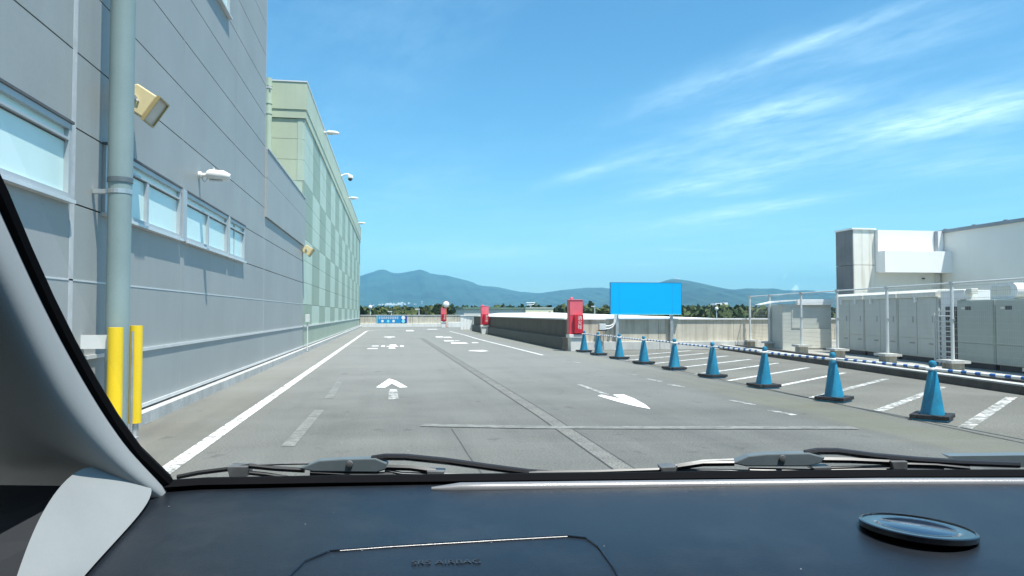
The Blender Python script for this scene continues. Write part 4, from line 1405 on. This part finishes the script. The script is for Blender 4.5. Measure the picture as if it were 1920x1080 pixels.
mtA = ridge('mountain', [(380, 575), (480, 558), (560, 545), (620, 534), (660, 523), (676, 518), (700, 511), (712, 506), (718, 505.5), (727, 509), (737, 513.5), (750, 513), (770, 509), (786, 505.5), (791, 505.5), (800, 510.5), (815, 515), (835, 515.5), (860, 522), (880, 526.5), (895, 533), (905, 536.5), (918, 536), (932, 537.5), (950, 541.5), (975, 546.5), (1000, 548), (1030, 550), (1080, 555), (1200, 566), (1320, 578)], 9500, 3)
mtB = ridge('mountain', [(860, 582), (930, 566), (980, 553), (1020, 548), (1040, 545), (1055, 542.5), (1080, 540), (1100, 538), (1132, 537.5), (1150, 541), (1190, 549), (1260, 560), (1360, 575)], 8600, 5)
mtC = ridge('mountain', [(1080, 580), (1140, 562), (1180, 548), (1206, 537), (1230, 529), (1246, 523.5), (1258, 520), (1264, 519), (1277, 521), (1300, 524.5), (1320, 529), (1345, 535.5), (1365, 539.5), (1378, 540.5), (1400, 537), (1430, 538), (1452, 536.5), (1468, 541.5), (1486, 540.5), (1505, 541), (1517, 539.5), (1540, 545), (1580, 551), (1640, 556), (1760, 562), (1900, 568), (2100, 575)], 6600, 9, 2000, 2600)
mb = MB()
h1 = hor(1270)
zt = 1.3 + (588 - 519.5) / 1400 * 6600
mb.box(h1 * 6600 - 22, h1 * 6600 + 22, 6590, 6610, zt - 20, zt + 7)
mb.tube([(h1 * 6600 - 30, 6600, zt - 10), (h1 * 6600 - 30, 6600, zt + 26)], 2.2, 6)
mb.build('summit_station', 'bldg_white', mtC)
h1 = hor(787)
zt = 1.3 + (588 - 508.5) / 1400 * 9500
MB().box(h1 * 9500 - 14, h1 * 9500 + 14, 9440, 9460, zt - 14, zt + 2).build('summit_station', 'bldg_white', mtA)

# ------------------------------------------------------------------ haze
hz = bpy.data.materials.new('haze')
hz.use_nodes = True
h = NB(hz.node_tree)
for n in list(hz.node_tree.nodes):
    hz.node_tree.nodes.remove(n)
pv = h.n('ShaderNodeVolumePrincipled')
pv.inputs['Color'].default_value = (0.27, 0.72, 1.0, 1)
pv.inputs['Density'].default_value = 9.0e-5
pv.inputs['Anisotropy'].default_value = 0.0
ho = h.n('ShaderNodeOutputMaterial')
hz.node_tree.links.new(pv.outputs[0], ho.inputs['Volume'])
M['haze'] = hz
o = MB().box(-9900, 9900, -1000, 12700, -11.5, 640).build('haze', 'haze')
tag(o, kind='stuff')

# ------------------------------------------------------------------ the car around the camera
CAR_YAW = R(6.0)
car = empty('car', (0, 0, 0), -CAR_YAW)
tag(car, 'car interior in the foreground with grey pillar trim, dark dashboard and wipers', 'car')
YC = R(9.130) - CAR_YAW       # camera heading inside the car frame


def cf(x, d, z):
    """camera-levelled offsets (right, ahead, up) -> car frame"""
    return Vector((x * math.cos(YC) + d * math.sin(YC), -x * math.sin(YC) + d * math.cos(YC), 1.3 + z))


# windscreen base line in metres (right, ahead) from the viewpoint, and the A pillar line rising from its left end
DZ = -.180
base = [(-.372, .790), (-.330, .805), (-.20, .815), (0, .826), (.20, .836), (.40, .845), (.58, .846), (.80, .835), (1.00, .80), (1.12, .76)]
seal = MB()
rows = [[cf(x, d - .010, DZ - .0008) for x, d in base], [cf(x, d, DZ + .0040) for x, d in base], [cf(x, d + .010, DZ + .003) for x, d in base], [cf(x, d + .012, DZ - .04) for x, d in base]]
seal.grid(rows)
seal.build('windscreen_seal', 'seal_black', car)
# dashboard: lofted sheet from the screen base back towards the seats
dash_rows = []
prof_d = [(-.004, -.0035), (-.012, -.003), (-.024, -.004), (-.05, -.0055), (-.10, -.0085), (-.17, -.0125), (-.24, -.017), (-.31, -.028), (-.36, -.045), (-.39, -.085), (-.40, -.16), (-.38, -.35)]
NB_ = 40
xs = np.linspace(0, 1, NB_)
bx_ = np.array([p[0] for p in base])
bd_ = np.array([p[1] for p in base])
for (dd, dz) in prof_d:
    row = []
    for t in xs:
        xl = -.374 + (-dd) * .15
        x = xl + (1.12 - xl) * t
        d0 = float(np.interp(x, bx_, bd_))
        row.append(cf(x, d0 + dd, DZ + dz - .006 * (x - .38) ** 2))
    dash_rows.append(row)
mb = MB()
mb.grid(dash_rows)
dashb = mb.build('dashboard', 'dash', car, smooth=True)


def dash_z(x, d):
    d0 = float(np.interp(x, bx_, bd_))
    dd = d - d0
    return DZ + float(np.interp(-dd, [-p[0] for p in prof_d[:8]], [p[1] for p in prof_d[:8]])) - .006 * (x - .38) ** 2


# defroster ridge along the front of the dash, paled to give the sun's glint
mb = MB()
pts = []
for x in np.linspace(-.085, 1.1, 40):
    d0 = float(np.interp(x, bx_, bd_))
    pts.append(cf(x, d0 - .026, DZ - .0050))
mb.tube(pts, [.002] + [.0062] * 39, 12)
mb.build('defroster_glint_ridge', 'dash_glint', dashb, smooth=True)
# airbag lid: seam ribbon plus lettering
lid = [(-.158, .49), (-.172, .545), (-.165, .600), (-.150, .622), (-.10, .632), (.0, .648), (.048, .655), (.064, .650), (.072, .63), (.080, .58), (.085, .49)]
fine_l = []
for a, c_ in zip(lid, lid[1:]):
    for k in range(6):
        fine_l.append((a[0] + (c_[0] - a[0]) * k / 6, a[1] + (c_[1] - a[1]) * k / 6))
fine_l.append(lid[-1])
mb = MB()
mb.tube([cf(x, d, dash_z(x, d) + .0004) for x, d in fine_l], .0011, 6)
mb.build('airbag_seam', 'disc_gloss', dashb)
mb = MB()
mb.tube([cf(x, d - .0016, dash_z(x, d - .0016) + .0006) for x, d in fine_l if -.15 < x < .05 and d > .62], .00045, 6)
mb.build('seam_glint', 'dash_glint', dashb)  # thin pale line painting the highlight along the lid seam
tp = cf(-.052, .598, dash_z(-.052, .598) + .0007)
text_obj('SRS AIRBAG', .0105, 'letter_grey', dashb, Matrix.Translation(tp) @ Matrix.Rotation(-YC + R(4), 4, 'Z') @ Matrix.Diagonal((1, 1.3, 1, 1)))

# A pillar: swept rounded trim. stations up the screen edge
st = []
for t in [-.07, -.035] + list(np.linspace(0, 1, 15)):
    # glass-side edge: (right, ahead, up)
    z = DZ + .004 + t * .52
    d = .790 - (z - DZ) * .98
    x = -.376 + .030 * t * abs(t) - (.009 * math.sin(math.pi * min(1, t / .52)) if t > 0 else 0)
    if t < .12:
        k = min(1, 1 - t / .12)
        x += .010 * k * k
        d += .004 * k * k
    st.append((x, d, z))


def pillar(st, sgn, name_suffix):
    rows = []
    for si, (x, d, z) in enumerate(st):
        row = []
        kq = min(1.0, .30 + .70 * max(0, si - 2) / 3.5)      # the trim narrows where it meets the dash
        # profile in (u: outward from the glass edge, q: back and down across the pillar axis)
        for (pu, pq) in ((0, 0), (.008, .014), (.017, .030), (.024, .046), (.027, .060), (.020, .072), (-.010, .081), (-.05, .083), (-.10, .076), (-.18, .055)):
            row.append(cf(x + sgn * pu * (kq if pu > 0 else 1), d - pq * .70 * kq, z - pq * .70 * kq))
        rows.append(row)
    return rows


mb = MB()
mb.grid(pillar(st, 1, ''))
pt = mb.build('pillar_trim', 'trim_grey', car, smooth=True)
pt.data.polygons.foreach_set('use_smooth', [True] * len(pt.data.polygons))
pt.data.set_sharp_from_angle(angle=R(180))
ss = pt.modifiers.new('smooth', 'SUBSURF')
ss.levels = ss.render_levels = 2
stR = [(1.125 + (-.374 - x) * .2, d - .035, z) for (x, d, z) in st]
mb = MB()
mb.grid(pillar(stR, -1, ''))
pt = mb.build('pillar_trim', 'trim_grey', car, smooth=True)
pt.data.polygons.foreach_set('use_smooth', [True] * len(pt.data.polygons))
pt.data.set_sharp_from_angle(angle=R(180))
ss = pt.modifiers.new('smooth', 'SUBSURF')
ss.levels = ss.render_levels = 2
for S in (st, stR):
    MB().tube([cf(x, d + .002, z) for x, d, z in S], .0085, 8).build('pillar_seal', 'seal_black', car, smooth=True)
# lower quarter trim between dash end and door
Rg = [cf(-.362, .785, -.1790), cf(-.339, .655, -.1925), cf(-.318, .556, -.1950), cf(-.300, .45, -.215), cf(-.29, .40, -.35)]
Mg = [cf(-.375, .720, -.150), cf(-.351, .615, -.170), cf(-.319, .520, -.183), cf(-.290, .45, -.205), cf(-.285, .39, -.34)]
Lg = [cf(-.3795, .660, -.129), cf(-.3567, .570, -.148), cf(-.322, .490, -.172), cf(-.295, .43, -.195), cf(-.29, .38, -.34)]
Og = [cf(-.47, .66, -.15), cf(-.46, .57, -.18), cf(-.45, .50, -.22), cf(-.44, .42, -.27), cf(-.43, .37, -.4)]
mb = MB()
mb.grid([Rg, Mg, Lg])
qt = mb.build('quarter_trim', 'trim_grey', car, smooth=True)
qt.data.polygons.foreach_set('use_smooth', [True] * len(qt.data.polygons))
ss = qt.modifiers.new('smooth', 'SUBSURF')
ss.levels = ss.render_levels = 3
mb = MB()
mb.grid([[p + Vector((.004, 0, -.022)) for p in Lg], Og])
mb.build('door_liner', 'door_dark', car)

tint_m = bpy.data.materials.new('added_tinted_glass')  # unseen dark panes, added to cut light on the pillar's underside
tint_m.use_nodes = True
tn = NB(tint_m.node_tree)
for n in list(tint_m.node_tree.nodes):
    tint_m.node_tree.nodes.remove(n)
t1 = tn.n('ShaderNodeBsdfTransparent')
t1.inputs[0].default_value = (0.16, 0.18, 0.18, 1)
t2 = tn.n('ShaderNodeBsdfGlossy')
t2.inputs['Roughness'].default_value = 0.02
t3 = tn.n('ShaderNodeMixShader')
t3.inputs[0].default_value = 0.05
tint_m.node_tree.links.new(t1.outputs[0], t3.inputs[1])
tint_m.node_tree.links.new(t2.outputs[0], t3.inputs[2])
t4 = tn.n('ShaderNodeOutputMaterial')
tint_m.node_tree.links.new(t3.outputs[0], t4.inputs['Surface'])
M['tint'] = tint_m
for x0, x1 in ((-.49, -.40), (1.20, 1.12)):
    MB().grid([[(x0, -1.98, 1.02), (x0, .45, 1.02)], [(x1, -1.85, 1.70), (x1, .10, 1.70)]]).build('added_side_window', 'tint', car)
MB().grid([[(-.46, -2.03, 1.04), (1.17, -2.03, 1.04)], [(-.38, -1.90, 1.70), (1.10, -1.90, 1.70)]]).build('added_rear_window', 'tint', car)
# windscreen
hd = [(x * .93 + .02, d - .50, DZ + .52) for x, d in base]
lo_ = [cf(x, d + .012, DZ - .004) for x, d in base]
mid = [cf(x * .965 + .01, d - .24, DZ + .262) for x, d in base]
hi_ = [cf(x, d, z) for x, d, z in hd]
mb = MB()
mb.grid([lo_, mid, hi_])
mb.build('windscreen', 'glass', car, smooth=True)
# roof, header, body shell
mb = MB()
fr = [(p[0], p[1] - .02, p[2] + .005) for p in hd]
rows = [[cf(x, d + .02, z - .01) for x, d, z in fr], [cf(x, d - .03, z + .05) for x, d, z in fr], [cf(x, -.6, .44) for x, d, z in fr], [cf(x, -1.9, .42) for x, d, z in fr]]
mb.grid(rows)
mb.build('roof', 'car_body', car, smooth=True)
mb = MB()
rows = [[cf(x, d + .01, z - .02) for x, d, z in fr], [cf(x, d - .10, z - .005) for x, d, z in fr], [cf(x, -.6, .39) for x, d, z in fr], [cf(x, -1.9, .37) for x, d, z in fr]]
mb.grid(rows)
mb.build('headliner', 'trim_grey', car, smooth=True)
body = MB()
for (x0, x1) in ((-.52, -.46), (1.17, 1.23)):
    body.box(x0, x1, -2.0, .66, .30, 1.02)
body.box(-.52, 1.23, -2.06, -2.0, .30, 1.05)
body.build('body_side', 'car_body', car, bevel=.02)
MB().box(-.459, 1.169, -1.99, .70, .27, .31).build('floor', 'door_dark', car)
for (x0, x1) in ((-.458, -.445), (1.155, 1.168)):
    MB().box(x0, x1, -1.99, .60, .32, 1.03).build('door_liner', 'door_dark', car)
MB().box(-.44, 1.15, -1.99, -1.9, .32, 1.30).build('rear_seat', 'door_dark', car)
for x in (-.30, .55):
    MB().box(x, x + .5, -.75, -.20, .32, .62).box(x + .03, x + .47, -.85, -.70, .622, 1.22).box(x + .12, x + .38, -.86, -.76, 1.225, 1.42).build('added_seat', 'door_dark', car, bevel=.03)  # unseen front seats, added to block cabin light reaching the pillar
mb = MB()
mb.hexa([(-.48, .66, .32), (1.19, .66, .32), (1.14, 1.62, .32), (-.43, 1.62, .32)], [(-.46, .95, 1.00), (1.17, .95, 1.00), (1.10, 1.58, .80), (-.39, 1.58, .80)])
mb.build('bonnet', 'car_body', car, bevel=.03)
for (x, y) in ((-.44, 1.15), (1.15, 1.15), (-.44, -1.4), (1.15, -1.4)):
    wh = MB().tube([(x - .08, y, .29), (x + .08, y, .29)], .29, 20).build('tyre', 'rubber', car, smooth=True, bevel=.02)
    MB().tube([(x - .085, y, .29), (x + .085, y, .29)], .18, 16).build('rim', 'steel', wh, smooth=True)


# wipers, in metres on a plane 0.875 ahead of the viewpoint (right, up), pushed outside the glass
def wp(x, z, dd=0.0):
    return cf(x, .885 + dd, z)


def K(px, py):
    return ((px - 960) * .885 / 1400, (588 - py) * .885 / 1400)


def wiper(plate, clips, blades, arm, label):
    wroot = empty('wiper', (0, 0, 0))
    wroot.parent = car
    wroot['label'] = label
    d = cf(0, 1.014, 0) - cf(0, 1, 0)
    MB().prism([wp(x, z) for x, z in plate], d).build('bracket', 'wiper_grey', wroot, bevel=.0015)
    c0 = (sum(p[0] for p in plate) / len(plate), sum(p[1] for p in plate) / len(plate))
    MB().lathe([(.0042, 0), (.0036, .0015), (.001, .002)], 12).build('rivet', 'wiper_edge', wroot, smooth=True)
    rv = [c_ for c_ in wroot.children if c_.name.startswith('rivet')][0]
    rv.matrix_local = Matrix.Translation(wp(c0[0], c0[1] + .002, -.001)) @ Matrix.Rotation(-YC, 4, 'Z') @ Matrix.Rotation(R(90), 4, 'X')
    for cpoly in clips:
        MB().prism([wp(x, z, -.004) for x, z in cpoly], d * 1.6).build('clip', 'wiper_edge', wroot, bevel=.001)
    for (pts_, r_, m_) in blades:
        MB().tube([wp(x, z, .004) for x, z in pts_], r_, 6).build('blade_strip', m_, wroot, smooth=True)
    MB().tube([wp(x, z, .006) for x, z in arm], .0042, 8).build('arm', 'wiper_black', wroot, smooth=True)
    return wroot


wiper([(-.2510, -.1820), (-.2275, -.1727), (-.1990, -.1709), (-.1610, -.1703), (-.1470, -.1760), (-.1485, -.1835), (-.1590, -.1870), (-.2340, -.1860)],
      [[(-.3345, -.1790), (-.3100, -.1790), (-.3115, -.1920), (-.3310, -.1925)], [(-.1000, -.1840), (-.0790, -.1845), (-.0810, -.1905), (-.0990, -.1905)]],
      [([(-.395, -.1930), (-.37, -.1880), (-.334, -.1835), (-.31, -.1800)], .0030, 'wiper_black'), ([(-.31, -.1790), (-.27, -.1775), (-.24, -.1770)], .0016, 'wiper_edge'),
       ([(-.31, -.1800), (-.28, -.1830), (-.245, -.1850)], .0034, 'wiper_black'), ([(-.31, -.1880), (-.29, -.1900), (-.262, -.1945)], .0030, 'wiper_black'),
       ([(-.150, -.1815), (-.12, -.1825), (-.09, -.1865)], .0036, 'wiper_black'), ([(-.150, -.1850), (-.13, -.1890), (-.06, -.1910)], .0024, 'wiper_edge'),
       ([(-.238, -.1880), (-.19, -.1905), (-.14, -.1905)], .0040, 'wiper_black')],
      [(-.166, -.1722), (-.150, -.1698), (-.126, -.1700), (-.08, -.1745), (-.03, -.1815), (.02, -.1880), (.06, -.1905)], 'windscreen wiper on the left with grey bracket and bent black arm')
wiper([(.2580, -.1760), (.2790, -.1672), (.3000, -.1650), (.3500, -.1640), (.3690, -.1690), (.3640, -.1760), (.3480, -.1800), (.2760, -.1800)],
      [[(.1740, -.1800), (.1930, -.1790), (.1920, -.1875), (.1770, -.1890)], [(.4440, -.1730), (.4640, -.1730), (.4630, -.1830), (.4470, -.1830)], [(.352, -.1800), (.375, -.1795), (.374, -.1850), (.355, -.1850)]],
      [([(.02, -.1880), (.10, -.1870), (.174, -.1845)], .0026, 'wiper_black'), ([(.115, -.1880), (.15, -.1855), (.176, -.1850)], .0018, 'wiper_edge'),
       ([(.193, -.1800), (.225, -.1745), (.262, -.1730)], .0022, 'wiper_edge'), ([(.195, -.1815), (.225, -.1770), (.262, -.1765)], .0040, 'wiper_black'), ([(.193, -.1845), (.24, -.1850), (.28, -.1860)], .0020, 'wiper_edge'),
       ([(.366, -.1730), (.40, -.1735), (.446, -.1755)], .0038, 'wiper_black'), ([(.375, -.1820), (.41, -.1810), (.446, -.1800)], .0018, 'wiper_edge'), ([(.463, -.1780), (.50, -.1790), (.54, -.1830)], .0030, 'wiper_black'),
       ([(.463, -.1815), (.51, -.1825)], .0016, 'wiper_edge'), ([(.28, -.1850), (.36, -.1870), (.45, -.1860)], .0038, 'wiper_black')],
      [(.347, -.1655), (.362, -.1630), (.385, -.1632), (.43, -.1690), (.48, -.1735), (.53, -.1765), (.60, -.1790)], 'windscreen wiper on the right with grey bracket and bent black arm')
d3 = cf(0, 1.02, 0) - cf(0, 1, 0)
MB().prism([wp(.527, -.1715, .02), (wp(.66, -.1700, .02)), wp(.66, -.186, .02), wp(.545, -.1830, .02)], d3).build('cowl_corner', 'wiper_grey', car)

# ------------------------------------------------------------------ round black cap lying on the dash
r = empty('round_cap', cf(.357, .665, dash_z(.357, .665)), -CAR_YAW)
p = cf(.357, .665, dash_z(.357, .665) + .0002)
pw = Matrix.Rotation(-CAR_YAW, 4, 'Z') @ p
r.location = pw
r.rotation_euler = (R(-1.5), R(3.6), -CAR_YAW)
r.scale = (.95, .95, .78)
tag(r, 'glossy round black cap lying on the dashboard at the right', 'cap')
MB().lathe([(.0485, .001), (.0495, .002), (.0495, .0075), (.0485, .0083), (.0468, .0083), (.0465, .0070)], 48).build('rim', 'disc_gloss', r, smooth=True)
MB().lathe([(.0464, .0020), (.0464, .0062), (.0440, .0068), (.0335, .0071), (.0325, .0066), (.0315, .0071), (.001, .0074)], 48).build('face', 'disc_face', r, smooth=True)
